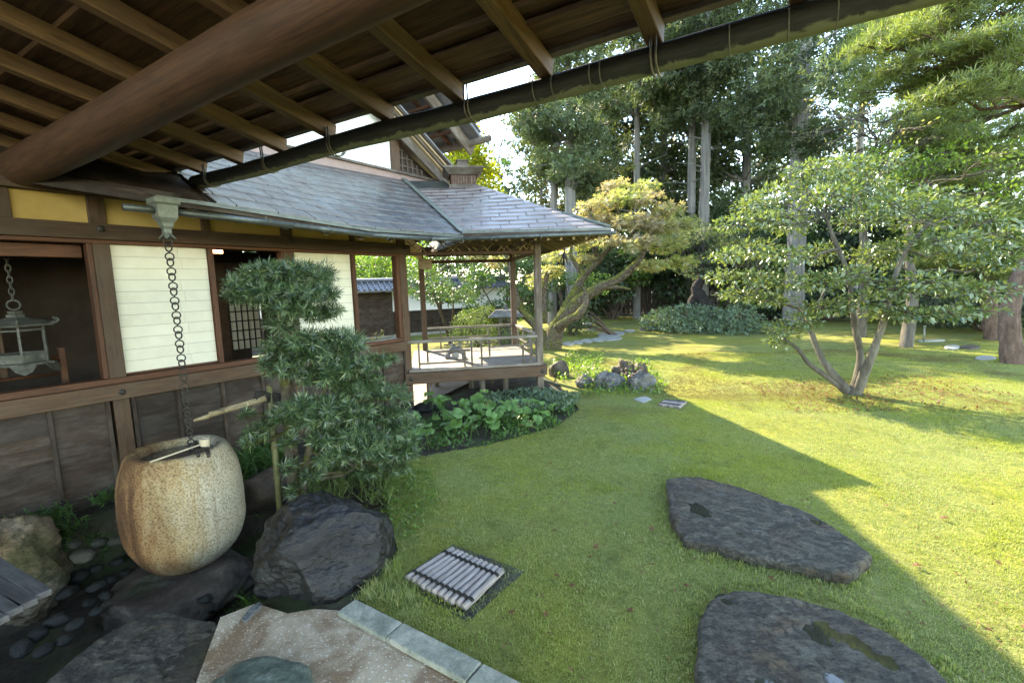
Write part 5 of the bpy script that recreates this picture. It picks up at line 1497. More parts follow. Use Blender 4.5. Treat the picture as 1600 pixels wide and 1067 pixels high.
def blob_points(c, r, n, shell=.55, flatb=.0):
    """points through an ellipsoid clump, denser to its outside"""
    d = rdir(n); rad = shell + (1 - shell) * rng.random(n) ** .7
    rad = rad * (1 + .18 * np.sin(d[:, 0] * 7 + c[0] * 3) * np.cos(d[:, 1] * 6 + c[1] * 5))
    p = d * rad[:, None] * np.asarray(r)
    if flatb: p[:, 2] = np.where(p[:, 2] < 0, p[:, 2] * flatb, p[:, 2])
    return p + np.asarray(c), d
def limb(m, a, b, r0, r1, sag=.12, n=6, seed=0, sides=6):
    a, b = Vector(a), Vector(b); L = (b - a).length; pts, rad = [], []
    for i in range(n + 1):
        t = i / n; p = a.lerp(b, t)
        k = math.sin(math.pi * t) * L * sag
        w = Vector((noise.noise(Vector((seed, t * 3, .3))), noise.noise(Vector((seed + 9, t * 3, .7))), noise.noise(Vector((seed + 5, t * 3, .1))))) * L * .16 * math.sin(math.pi * min(1, t * 1.0))
        pts.append(p + Vector((0, 0, -k * .5)) + w); rad.append(max(r0 * (1 - t) + r1 * t, .002))
    m.tube(pts, rad, sides, cap=False)
    return pts
def tree(name, label, cat, base, trunks, clumps, leaf, bark, leafmat_, size=.08, dens=900, group=None, up_bias=.6, twigs=5, shell=.5, limbs=True, droop=0, outward=.8, limb_r=.035, kind_leaf='foliage', flatb=0, trunk_sides=12, sag=.1, nmax=6000):
    """trunks: list of (points, radii); clumps: list of (center, (rx,ry,rz)); dens = leaves per square metre of clump surface"""
    T = thing(name, label, cat, tuple(base), group=group)
    allp = []
    for i, (pts, rad) in enumerate(trunks):
        m = MB(); P = []; RR = []
        for k in range(len(pts) - 1):
            for q in range(4):
                t = q / 4; P.append(Vector(pts[k]).lerp(Vector(pts[k + 1]), t)); RR.append(rad[k] * (1 - t) + rad[k + 1] * t)
        P.append(Vector(pts[-1])); RR.append(rad[-1])
        # smooth and roughen
        for _ in range(2): P = [P[0]] + [(P[j - 1] + P[j] * 2 + P[j + 1]) / 4 for j in range(1, len(P) - 1)] + [P[-1]]
        RR = [r * (1 + .10 * noise.noise(Vector((j * .7, i * 3.3, base[0])))) for j, r in enumerate(RR)]
        m.tube(P, RR, trunk_sides, cap=False)
        for v_i, v in enumerate(m.v):
            q = Vector(v); r_ = RR[min(v_i // trunk_sides, len(RR) - 1)]
            n_ = (noise.noise(q * (1.2 / max(r_, .05))) * .26 + noise.noise(q * (3.0 / max(r_, .05))) * .12) * r_; c_ = P[min(v_i // trunk_sides, len(P) - 1)]
            dd = (q - c_); dd = dd.normalized() if dd.length else dd; m.v[v_i] = tuple(q + dd * n_)
        m.build('trunk' if rad[0] > .036 else 'snag', bark, T, smooth=True); allp += [(p, r) for p, r in zip(P, RR)]
    if limbs and clumps:
        m = MB()
        for i, (c, r) in enumerate(clumps):
            c = Vector(c)
            best = min(allp, key=lambda pr: (pr[0] - c).length + (2.0 if pr[0].z > c.z + .1 else 0))
            r0 = min(best[1] * .6, limb_r * 1.6); pts = limb(m, best[0], c, r0, limb_r * .35, sag, 6, seed=i * 1.7)
            for k in range(twigs):
                d = rdir(1)[0] * np.asarray(r) * .9; s_ = pts[random.choice((3, 4, 5, 6))]
                limb(m, s_, c + Vector(d), limb_r * .3, .004, .05, 3, seed=i + k * 3.1, sides=4)
        m.build('branches', bark, T, smooth=True)
    pos, nr = [], []
    for c, r in clumps:
        a = 4 * math.pi * ((r[0] * r[1]) ** 1.6 / 3 + (r[0] * r[2]) ** 1.6 / 3 + (r[1] * r[2]) ** 1.6 / 3) ** (1 / 1.6)
        n = int(min(max(a * dens * .985, 12), nmax)); p, d = blob_points(c, r, n, shell, flatb); pos.append(p); nr.append(d)
    pos = np.concatenate(pos); nr = np.concatenate(nr); N = len(pos)
    fw = nr * outward + rdir(N) * .7; fw[:, 2] -= droop
    nm = nr * .4 + rdir(N) * .55; nm[:, 2] += up_bias
    B = basis(fw, nm); s_ = size * rng.uniform(.65, 1.25, N)
    tag(scatter_mesh(kind_leaf, leaf[0], leaf[1], pos, B, s_, leafmat_, T), kind='stuff')
    return T
def W(u, v, D):   # a place seen at pixel u,v at ground distance D
    return PD_(u, v, D)
def dist(u, v): q = gnd(u, v); return math.hypot(q.x, q.y)
def clump_px(items, D):
    """items: (u, v, ru, rv, depth offset, depth radius) in pixels of the photo frame, turned into real ellipsoids"""
    out = []
    for u, v, ru, rv, do, dr in items:
        d = D + do; r = ray(u, v); h = math.hypot(r.x, r.y); k = d / h / FPX
        out.append((tuple(W(u, v, d)), (ru * k * 1.0, dr, rv * k)))
    return out

# ------------------------------------------------------------------ clipped podocarpus by the house
DM = dist(462, 792) - .05
mk = gnd(462, 792)
tr_ = [([tuple(mk - UPZ * .1), W(455, 700, DM + .05), W(447, 600, DM + .1), W(440, 520, DM + .1), W(445, 455, DM + .15), W(470, 430, DM + .15)], [.055, .05, .045, .04, .032, .02]),
       ([tuple(mk - UPZ * .05 + V2(.03, 0)), W(478, 720, DM), W(500, 650, DM), W(520, 560, DM + .05)], [.04, .033, .026, .015])]
ci = [(385, 442, 28, 13, 0, .16), (415, 428, 36, 15, .05, .22), (450, 424, 36, 17, .1, .26), (490, 432, 34, 19, .1, .24), (375, 462, 18, 8, .05, .12), (420, 458, 44, 14, -.1, .24), (465, 462, 36, 14, -.1, .22), (505, 458, 24, 13, .1, .2), (515, 484, 18, 9, .15, .14), (455, 482, 34, 11, -.15, .2), (495, 492, 24, 9, .1, .18),
      (440, 508, 20, 10, .1, .14), (430, 540, 20, 13, .05, .14), (425, 566, 16, 14, 0, .14), (450, 575, 24, 13, -.1, .16), (480, 530, 36, 13, -.05, .2), (530, 528, 34, 12, .1, .2), (550, 542, 20, 9, .1, .14), (500, 552, 34, 11, .0, .2), (462, 552, 22, 12, 0, .14),
      (530, 572, 42, 11, -.05, .22), (580, 565, 28, 8, .05, .16), (604, 562, 12, 5, .05, .1), (500, 586, 36, 10, -.1, .2), (565, 590, 28, 8, .1, .16),
      (560, 610, 36, 9, .05, .2), (605, 612, 28, 8, .1, .16), (628, 620, 12, 6, .1, .1), (530, 600, 20, 7, .1, .12),
      (470, 634, 32, 10, -.2, .2), (515, 634, 34, 11, -.2, .22), (555, 642, 28, 10, -.1, .2), (450, 648, 20, 9, -.1, .16), (495, 652, 40, 10, -.25, .22), (600, 648, 34, 10, .1, .2), (635, 660, 20, 9, .1, .14),
      (545, 672, 36, 11, -.15, .22), (590, 680, 38, 12, 0, .22), (510, 682, 26, 10, -.2, .18), (630, 690, 22, 10, .1, .14), (555, 700, 40, 12, -.15, .22), (605, 708, 32, 11, 0, .18), (645, 705, 12, 8, .1, .1), (520, 712, 20, 8, -.2, .14),
      (405, 672, 20, 6, -.05, .1), (386, 648, 10, 5, 0, .06), (392, 690, 14, 6, 0, .08), (418, 655, 10, 6, 0, .08), (450, 690, 12, 9, -.1, .1), (455, 730, 12, 9, -.1, .1), (490, 738, 18, 8, -.1, .12), (460, 765, 10, 9, -.05, .08), (570, 730, 30, 9, .1, .16), (620, 728, 20, 8, .1, .12)]
cl_ = clump_px([(u, v, a * 1.04, b * .96, o, r) for u, v, a, b, o, r in ci], DM)
tree('clipped_podocarpus', 'cloud clipped dark green podocarpus with strap leaves beside the bamboo spout', 'tree', mk, tr_, cl_, T_MAKI, M_['barkmoss'], M_['maki'], size=.080, dens=400, up_bias=.5, twigs=6, shell=.4, limb_r=.018, outward=.7, nmax=800)

# ------------------------------------------------------------------ camellia on the lawn
cb = gnd(1332, 617); DC = math.hypot(cb.x, cb.y)
def Wc(u, v, o=0): return W(u, v, DC + o)
ctr_ = [([tuple(cb), Wc(1300, 595), Wc(1262, 568, -.1), Wc(1248, 545, -.2), Wc(1225, 530, -.2)], [.065, .045, .035, .028, .018]),
        ([tuple(cb), Wc(1290, 572), Wc(1272, 535, .1), Wc(1262, 500, .2), Wc(1278, 480, .2), Wc(1290, 450, .3)], [.06, .05, .042, .036, .03, .02]),
        ([tuple(cb), Wc(1340, 590), Wc(1345, 550, .1), Wc(1335, 510, .1), Wc(1330, 470, .2), Wc(1328, 430, .2), Wc(1310, 390, .1), Wc(1290, 340, 0)], [.085, .06, .045, .04, .036, .032, .035, .02]),
        ([tuple(cb + V2(.05, 0)), Wc(1352, 580, -.1), Wc(1368, 540, -.2), Wc(1385, 490, -.2), Wc(1395, 440, -.2), Wc(1415, 390, -.3), Wc(1450, 350, -.3)], [.08, .06, .05, .042, .035, .026, .018]),
        ([Wc(1262, 500, .2), Wc(1250, 480, .4), Wc(1190, 470, .4)], [.03, .025, .015])]
cc_ = [(1175, 320, 26, 14, 0), (1210, 305, 34, 16, .3), (1265, 300, 36, 22, .5), (1150, 350, 30, 14, 0), (1200, 345, 36, 15, -.3), (1245, 350, 36, 18, .3), (1290, 270, 36, 20, .2), (1330, 262, 34, 20, .6), (1300, 305, 34, 18, -.3), (1360, 295, 40, 20, .2), (1400, 320, 44, 18, -.3),
       (1345, 345, 38, 16, .7), (1450, 310, 40, 16, .4), (1500, 330, 40, 16, 0), (1545, 345, 36, 14, .5), (1580, 370, 34, 14, .8), (1140, 400, 28, 12, -.2), (1180, 390, 38, 14, .3), (1230, 400, 38, 16, -.5), (1280, 395, 34, 16, .5), (1130, 432, 24, 10, 0),
       (1175, 435, 34, 13, -.2), (1225, 440, 40, 15, .2), (1280, 440, 36, 16, -.6), (1330, 430, 32, 14, -.4), (1370, 400, 40, 18, .6), (1420, 385, 44, 18, .2), (1470, 375, 44, 17, -.4), (1520, 395, 44, 16, .2), (1560, 410, 40, 16, .6), (1150, 460, 26, 10, .3), (1200, 468, 34, 10, -.2),
       (1290, 480, 36, 12, -.3), (1350, 470, 34, 14, -.5), (1400, 450, 40, 16, -.3), (1450, 440, 44, 16, -.5), (1500, 450, 40, 15, .1), (1545, 455, 34, 14, .5), (1420, 490, 38, 11, -.4), (1475, 490, 36, 10, -.3), (1250, 500, 26, 12, -.5), (1225, 515, 22, 10, -.4), (1215, 535, 12, 6, -.3), (1380, 492, 26, 8, 0), (1515, 485, 26, 9, .2), (1440, 345, 40, 14, .8), (1250, 265, 24, 10, .5), (1385, 255, 24, 12, .8)]
cl2 = clump_px([(u, v, a * 1.0, b * 1.0, o, .45) for u, v, a, b, o in cc_], DC)
tree('camellia_tree', 'spreading multi stemmed camellia with glossy leaves standing alone on the lawn', 'tree', cb, ctr_, cl2, T_BROAD, M_['bark'], M_['camellia'], size=.076, dens=270, up_bias=.9, twigs=6, shell=.25, limb_r=.02, outward=.9)

# ------------------------------------------------------------------ old mossy maple behind the pavilion post
mb_ = gnd(858, 546); DMp = math.hypot(mb_.x, mb_.y)
def Wm(u, v, o=0): return W(u, v, DMp + o)
mt_ = [([tuple(mb_ - UPZ * .1), Wm(872, 505), Wm(905, 470), Wm(935, 450, -.2), Wm(975, 432, -.4), Wm(1003, 402, -.5), Wm(1018, 365, -.6)], [.30, .2, .17, .14, .11, .08, .05]),
       ([Wm(875, 500), Wm(895, 462, .3), Wm(912, 430, .4), Wm(935, 405, .4), Wm(955, 385, .3), Wm(970, 345, .2), Wm(960, 315, .2)], [.17, .12, .10, .09, .075, .05, .03]),
       ([tuple(mb_), Wm(835, 505, .3), Wm(815, 490, .5), Wm(800, 440, .5), Wm(790, 400, .5)], [.2, .12, .09, .06, .04]),
       ([Wm(868, 515), Wm(888, 500, -.5), Wm(905, 492, -.6), Wm(918, 470, -.5), Wm(912, 448, -.5)], [.15, .12, .10, .08, .04]),
       ([Wm(935, 450, -.2), Wm(965, 448, -.4), Wm(985, 452, -.5)], [.08, .05, .02]), ([Wm(955, 385, .3), Wm(985, 372, .2), Wm(1000, 350, 0), Wm(995, 325, 0)], [.06, .05, .035, .02]), ([Wm(912, 430, .4), Wm(890, 400, .5), Wm(895, 375, .5)], [.08, .05, .03]),
       ([Wm(850, 505, .6), Wm(850, 460, .8), Wm(855, 425, .8)], [.1, .08, .07]),
       ([Wm(935, 405, .4), Wm(925, 380), Wm(935, 355), Wm(920, 330)], [.07, .06, .05, .03])]
mc = [(925, 325, 30, 12, .5), (960, 312, 34, 14, 0), (1000, 312, 32, 14, -.3), (1040, 330, 30, 14, -.2), (900, 350, 22, 10, .8), (945, 345, 34, 12, .4), (990, 345, 36, 14, -.6), (1035, 355, 34, 13, -.4), (1070, 350, 24, 10, .3), (905, 380, 26, 12, 1), (950, 375, 28, 10, -.6),
      (1000, 380, 34, 12, -.9), (1045, 385, 34, 12, -.2), (870, 400, 26, 10, .8), (915, 405, 22, 9, .8), (1060, 410, 28, 10, .2), (1020, 415, 26, 9, -.6), (860, 425, 24, 12, 1.2), (840, 440, 20, 12, 1.3), (960, 290, 24, 8, .6), (1010, 292, 24, 8, .6), (800, 395, 24, 12, 1), (775, 410, 22, 10, .6), (740, 400, 16, 8, .6)]
tree('mossy_maple', 'old leaning maple with thick moss covered limbs and pale autumn leaves', 'tree', mb_, mt_, clump_px([(u, v, a, b, o, .7) for u, v, a, b, o in mc], DMp), T_MAPLE, M_['barkmoss'], M_['maple'], size=.10, dens=110, up_bias=1.0, twigs=6, shell=.2, limb_r=.045, outward=.7, trunk_sides=16)

# ------------------------------------------------------------------ tall cypresses
def cypress(label, u, vbase, D, height, r_tr, crown0, seed, brown=False, lean=0, wide=2.6, cdens=38, size=.30, tpl=None, group='tall cypresses beyond the lawn', top_r=.7, gap=.0):
    b = W(u, vbase, D); b.z = 0
    rr = random.Random(seed)
    top = b + Vector((lean, 0, height))
    T_ = [([tuple(b), b.lerp(top, .25), b.lerp(top, .5), b.lerp(top, .75), tuple(top)], [r_tr, r_tr * .85, r_tr * .66, r_tr * .4, .04])]
    cl = []
    z = crown0
    while z < height + .3:
        f = (z - crown0) / (height - crown0)
        rad = wide * (1 - f * top_r) * (.55 + .45 * min(1, f * 6 + .2))
        nb = max(3, int(rad * 2.6))
        for k in range(nb):
            if rr.random() < gap: continue
            w = rr.uniform(0, 2 * math.pi); d = rad * rr.uniform(.35, 1); p = b.lerp(top, z / height) + Vector((math.cos(w) * d, math.sin(w) * d, rr.uniform(-.3, .3) - .15 * d))
            s_ = rr.uniform(.5, .95); cl.append((tuple(p), (s_, s_, s_ * .6)))
        z += .75
    if top_r == .7 and crown0 > 5:
        for k in range(9):      # dead snags below the crown
            z_ = rr.uniform(crown0 * .45, crown0 + .5); w = rr.uniform(0, 2 * math.pi); p0 = b.lerp(top, z_ / height); L_ = rr.uniform(.5, 1.6)
            q1 = p0 + Vector((math.cos(w) * L_, math.sin(w) * L_, L_ * rr.uniform(-.1, .35)))
            T_.append(([tuple(p0), tuple(p0.lerp(q1, .5) + UPZ * .05), tuple(q1)], [.035, .022, .008]))
    return tree('cypress_tree', label, 'tree', b, T_, cl, tpl or T_SPRAY, M_['barkcyp'], M_['cypressbrown'] if brown else M_['cypress'], size=size, dens=cdens, group=group, up_bias=.2, twigs=3, shell=.15, limb_r=.035, outward=.8, droop=.35, trunk_sides=10, sag=-.12)
cypress('tall cypress with the thick pale trunk rising behind the camellia', 1240, 480, 20, 19, .36, 6.6, 1, wide=3.1, gap=.35)
cypress('cypress with the slim pale trunk just right of its darker twin', 1098, 480, 23, 20, .25, 9.0, 2, wide=2.7, gap=.2)
cypress('slim darker cypress, left trunk of the close pair in the middle', 1078, 480, 24, 20, .21, 9.2, 3, wide=2.5, gap=.2)
cypress('slim cypress standing right above the maple crown', 995, 480, 24, 19, .2, 9.0, 4, wide=2.8)
cypress('dense blue green cypress with a fluted pale trunk right of the pavilion roof', 894, 480, 20, 15, .28, 6.3, 5, wide=2.7, cdens=40)
cypress('dense cypress nearest the pavilion roof, its crown against the open sky', 862, 480, 21, 13.8, .2, 6.6, 6, wide=2.1, cdens=40, lean=.5)
cypress('bushy brown tinged cypress at the left end of the row', 850, 480, 25, 9.6, .16, 3.2, 7, brown=True, wide=2.1, cdens=34, top_r=.6)
cypress('dark cypress between the pair and the thick trunk', 1160, 480, 27, 21, .26, 4.5, 8, wide=3.2, cdens=26, tpl=T_FAR, size=.42)
cypress('dark cypress behind the gap left of the pair', 1035, 480, 29, 21, .26, 4.0, 9, wide=3.2, cdens=26, tpl=T_FAR, size=.42)
cypress('dark cypress behind the gap above the maple', 940, 480, 29, 18, .26, 3.6, 10, wide=3.0, cdens=26, tpl=T_FAR, size=.42)
cypress('far cypress right of the thick trunk, against the sky', 1330, 480, 30, 17, .24, 9.5, 11, wide=2.6, gap=.5)
# ------------------------------------------------------------------ bare branched tree and light tree behind the camellia
def broad_tree(label, name, u, D, h, crown_px, mat, leaf=T_LEAF2, size=.14, dens=60, r_tr=.16, cat='tree', bark='bark', group=None, dr=1.0, trunks=None, shell=.2, **kw):
    b = W(u, 480, D); b.z = 0
    cl = clump_px([(a, c, d, e, o, dr) for a, c, d, e, o in crown_px], D)
    T_ = trunks or [([tuple(b), b + Vector((.1, 0, h * .3)), b + Vector((-.1, .1, h * .6)), b + Vector((.2, 0, h * .85))], [r_tr, r_tr * .8, r_tr * .55, r_tr * .2])]
    return tree(name, label, cat, b, T_, cl, leaf, M_[bark], M_[mat], size=size, dens=dens, group=group, shell=shell, **kw)
def px_cloud(n, u0, u1, v0, v1, a, b, seed, do=1.0, shape=None):
    rr = random.Random(seed); out = []
    while len(out) < n:
        u, v = rr.uniform(u0, u1), rr.uniform(v0, v1)
        if shape and not shape((u - u0) / (u1 - u0), (v - v0) / (v1 - v0)): continue
        out.append((u, v, a * rr.uniform(.7, 1.3), b * rr.uniform(.7, 1.3), rr.uniform(-do, do)))
    return out
ell = lambda x, y: (x - .5) ** 2 + (y - .5) ** 2 < .25
dome = lambda x, y: (x - .5) ** 2 * 4 + (1 - y) ** 2 < 1
broad_tree('open autumn tree with thin bare branches against the sky behind the camellia', 'bare_branched_tree', 1345, 17, 6.5, px_cloud(26, 1270, 1430, 150, 300, 20, 10, 21, 1.5), 'maple', size=.10, dens=14, r_tr=.15, limb_r=.05, twigs=12, sag=-.15)
broad_tree('light green spreading tree behind the right half of the camellia', 'spreading_tree', 1420, 15, 4.5, px_cloud(26, 1290, 1560, 225, 330, 28, 10, 22, 1.5), 'lightgreen', size=.10, dens=50, r_tr=.14, limb_r=.04, twigs=7)
broad_tree('yellow leaved tree glowing behind the pavilion roof finial', 'yellow_tree', 740, 24, 9, px_cloud(60, 655, 790, 185, 320, 16, 12, 23, 1.5, lambda x, y: x < .95 - .3 * (1 - y) and y > .18 * x), 'yellow', size=.20, dens=34, r_tr=.16, limb_r=.04, dr=.9)
broad_tree('thin pale leaved tree beside the yellow one, against the open sky', 'slender_tree', 782, 27, 9, px_cloud(20, 755, 800, 235, 330, 12, 10, 24, 1.0), 'midgreen', size=.16, dens=10, r_tr=.08, limb_r=.03)
# ------------------------------------------------------------------ pines on the right
def pine(label, base_px, path, clumps_, dens=75, r0=.19, size=.17, D=None, dr=.75, rads=None):
    b = gnd(*base_px); D = D or math.hypot(b.x, b.y)
    T_ = []
    for i, pth_ in enumerate(path):
        pts = ([tuple(b)] if i == 0 else []) + [W(u, v, D + o) for u, v, o in pth_]
        n = len(pts); ra = r0 if i == 0 else r0 * .42
        T_.append((pts, [ra * (1 - .75 * k / (n - 1)) for k in range(n)]))
    return tree('pine_tree', label, 'tree', b, T_, clump_px([(u, v, a, c, o, dr) for u, v, a, c, o in clumps_], D), T_PINE7, M_['barkpine'], M_['pine'], size=size, dens=dens, up_bias=.2, twigs=6, shell=.15, limb_r=.035, outward=.4, droop=-.7, group='pines at the right edge')
cA = px_cloud(66, 1410, 1680, -60, 170, 38, 12, 31, 1.8) + px_cloud(20, 1350, 1450, 40, 150, 30, 10, 32, 1.2)
pine('near pine at the right edge whose crown fills the top right corner', (1583, 568), [[(1574, 500, 0), (1592, 430, .2), (1650, 330, .6), (1680, 200, .8), (1660, 90, .9), (1620, 0, .9)], [(1660, 180, .8), (1580, 110, .6), (1500, 60, .3), (1420, 70, 0)]], cA, dens=54)
cB = px_cloud(86, 1430, 1650, 140, 440, 42, 12, 33, 1.6) + px_cloud(18, 1380, 1480, 170, 320, 30, 9, 34, 1.2)
pine('second pine standing just left of the near one, with layered pale green boughs', (1553, 531), [[(1545, 480, 0), (1540, 400, .2), (1512, 300, .3), (1498, 250, .2), (1510, 200, .2), (1545, 140, .3), (1580, 100, .3)], [(1510, 200, .2), (1560, 180, 0), (1620, 160, 0)], [(1505, 290, .2), (1450, 285, 0), (1400, 300, 0)]], cB, dens=44)
# ------------------------------------------------------------------ shrubs and background planting
def shrub(label, name, u, v, D, items, mat, leaf=T_LEAF2, size=.07, dens=220, dr=.7, cat='shrub', group=None, bark='twig', stems=5, base=None, **kw):
    b = base or W(u, v, D); b = Vector((b.x, b.y, 0))
    T_ = []
    cl = clump_px([(a, c, d, e, o, dr) for a, c, d, e, o in items], D)
    for i in range(stems):
        c = Vector(cl[(i * 7) % len(cl)][0]); T_.append(([tuple(b + V2(random.uniform(-.1, .1), random.uniform(-.1, .1))), b.lerp(c, .4) + Vector((0, 0, .1)), tuple(c)], [.05, .035, .015]))
    return tree(name, label, cat, b, T_, cl, leaf, M_[bark], M_[mat], size=size, dens=dens, group=group, trunk_sides=7, **kw)
D_ = dist(750, 545)
shrub('rounded clipped azalea dome with pale leaves behind the pavilion rail', 'azalea_bush', 750, 545, D_, [(728, 505, 22, 20, 0), (755, 498, 24, 22, .2), (782, 510, 20, 20, 0), (745, 520, 34, 22, -.3), (770, 525, 30, 18, -.2), (718, 522, 18, 16, 0), (800, 525, 16, 14, 0)], 'azalea', size=.06, dens=420, dr=.55, up_bias=.4)
D_ = dist(1095, 519)
jn = [(1040, 495, 26, 16, 0), (1075, 490, 34, 16, .3), (1020, 503, 20, 12, 0), (1110, 496, 32, 18, 0), (1150, 500, 32, 18, -.2), (1090, 508, 44, 12, -.4), (1140, 512, 40, 10, -.4), (1178, 508, 22, 12, 0), (1060, 508, 34, 10, -.3), (1160, 480, 10, 6, .4), (1200, 514, 18, 5, 0)]
shrub('sprawling grey green juniper mound along the far edge of the lawn', 'juniper_mound', 1095, 517, D_, jn, 'juniper', leaf=T_SPRAY4, size=.16, dens=90, dr=.9, up_bias=.2, droop=.5, outward=.9)
D_ = dist(985, 500)
shrub('dark broad leaved evergreen mass left of the juniper', 'evergreen_bush', 1010, 500, D_ + 2, px_cloud(24, 975, 1110, 385, 460, 22, 12, 41, 1.2, ell), 'darkgreen', size=.14, dens=90, dr=.8)
shrub('light green layered maple above the dark evergreen mass', 'green_maple', 1060, 495, D_ + 1.5, px_cloud(26, 950, 1150, 350, 430, 26, 9, 42, 1.5), 'midgreen', leaf=T_MAPLE, size=.14, dens=36, dr=.9, up_bias=1)
shrub('bright green young maple beside the dark evergreen mass', 'green_maple', 960, 495, D_ + .5, px_cloud(12, 935, 1010, 415, 455, 16, 8, 43, 1.0), 'lightgreen', leaf=T_MAPLE, size=.10, dens=70, dr=.6, up_bias=1)
b_ = W(1095, 480, 19); b_.z = 0
broad_tree('low dark pine with a leaning black trunk behind the juniper', 'leaning_pine', 1105, 21, 3, px_cloud(22, 1040, 1200, 360, 440, 28, 9, 44, 1.4), 'cypress', leaf=T_SPRAY, size=.2, dens=34, limb_r=.05,
           trunks=[([W(1108, 497, 20), W(1100, 470, 20), W(1085, 450, 20), W(1100, 432, 20), W(1125, 425, 20)], [.30, .25, .2, .15, .08]), ([W(1078, 497, 20), W(1082, 470, 20), W(1095, 445, 20)], [.22, .18, .12])], bark='barkdark')
for k, (u0, u1, v0, v1, D__, nn_, mt_n, lb) in enumerate([(900, 1010, 395, 478, 24, 26, 'darkgreen', 'dark evergreen shrub filling the gap behind the mossy maple'), (1010, 1130, 330, 470, 24.5, 34, 'darkgreen', 'dark evergreen shrub rising behind the juniper mound'),
      (1110, 1260, 360, 480, 24, 34, 'midgreen', 'tall green shrub behind the left edge of the camellia'), (1230, 1400, 330, 480, 24.5, 36, 'darkgreen', 'dark tall shrub behind the middle of the camellia'), (1390, 1560, 330, 480, 24, 36, 'midgreen', 'tall green shrub behind the right half of the camellia'), (830, 930, 330, 470, 25, 26, 'darkgreen', 'dark evergreen shrub behind the pavilion roof corner')]):
    shrub(lb, 'tall_shrub', (u0 + u1) / 2, 490, D__, px_cloud(nn_, u0, u1, v0, v1, 26, 15, 60 + k, 1.2), mt_n, size=.19, dens=48, dr=1.1, stems=4)
# understory behind the pavilion
D_ = 17
shrub('grey green small leaved tree left of the stone lantern, seen through the pavilion', 'garden_shrub', 705, 530, 15, px_cloud(26, 640, 735, 395, 470, 20, 12, 45, 1.5), 'midgreen', size=.10, dens=70, dr=.9, stems=3)
shrub('dense dark shrub behind the stone lantern', 'garden_shrub', 790, 520, 18, px_cloud(26, 735, 870, 400, 495, 22, 13, 46, 1.5), 'midgreen', size=.12, dens=80, dr=.9, stems=3)
shrub('dark foliage framed by the right window of the house', 'garden_shrub', 600, 520, 23, px_cloud(20, 545, 660, 395, 450, 26, 16, 47, 1.5), 'lightgreen', size=.16, dens=50, dr=1.2, stems=3)
shrub('bare lower branched shrub beside the mossy maple', 'garden_shrub', 960, 520, dist(900, 525), px_cloud(12, 880, 930, 470, 520, 14, 10, 48, .6), 'midgreen', size=.08, dens=90, dr=.5, stems=5, twigs=9)
shrub('low green shrub right of the maple foot', 'garden_shrub', 895, 520, dist(900, 528) + 1, px_cloud(10, 860, 960, 425, 470, 18, 10, 49, .8), 'lightgreen', size=.09, dens=70, dr=.7, stems=4)
shrub('dark low shrubs before the board fence at the right', 'hedge_shrub', 1300, 495, 23, px_cloud(26, 1190, 1420, 455, 490, 26, 10, 50, 1.2), 'darkgreen', size=.15, dens=60, dr=.9, stems=5)
shrub('dark shrub bank behind the pine trunks', 'hedge_shrub', 1540, 500, 20, px_cloud(30, 1420, 1640, 420, 500, 28, 12, 51, 1.6), 'darkgreen', size=.15, dens=60, dr=1.0, stems=5)
# far wood beyond the fence
def far_wood():
    pos, nr = [], []
    rr = random.Random(77); cl = []
    for i in range(760):
        x = rr.uniform(-34, 60); y = rr.uniform(33, 44); h = 13.0 + 3.0 * noise.noise(Vector((x * .15, 1, 0))) - (7.5 if x < -4 else 0); z = h * rr.random() ** 1.25
        cl.append(((x, y, z), (rr.uniform(1.3, 2.4), 1.4, rr.uniform(1.0, 1.8))))
    for c, r in cl:
        p, d = blob_points(c, r, 150, .3); pos.append(p); nr.append(d)
    pos = np.concatenate(pos); nr = np.concatenate(nr); N = len(pos)
    B = basis(nr + rdir(N) * .7, nr * .4 + rdir(N) * .6 + np.array([0, 0, .4]))
    o = scatter_mesh('far_wood', T_LEAF2[0], T_LEAF2[1], pos, B, .42 * rng.uniform(.6, 1.3, N), M_['darkgreen'])
    tag(o, 'dark wood that reads as one mass beyond the far board fence', 'wood', kind='stuff')
far_wood()
pt = WP(.55, 1.10, -.03)
tree('potted_twig', 'small leafy twig arrangement standing on the sill of the right window', 'plant', pt, [([tuple(pt), tuple(pt + UPZ * .05)], [.006, .004])], [(tuple(pt + Vector((.03, 0, .07))), (.06, .05, .035)), (tuple(pt + Vector((-.05, 0, .05))), (.05, .04, .03)), (tuple(pt + Vector((.09, 0, .09))), (.03, .03, .025))], T_BROAD, M_['twig'], M_['maple'], size=.035, dens=1300, twigs=3, limb_r=.003)
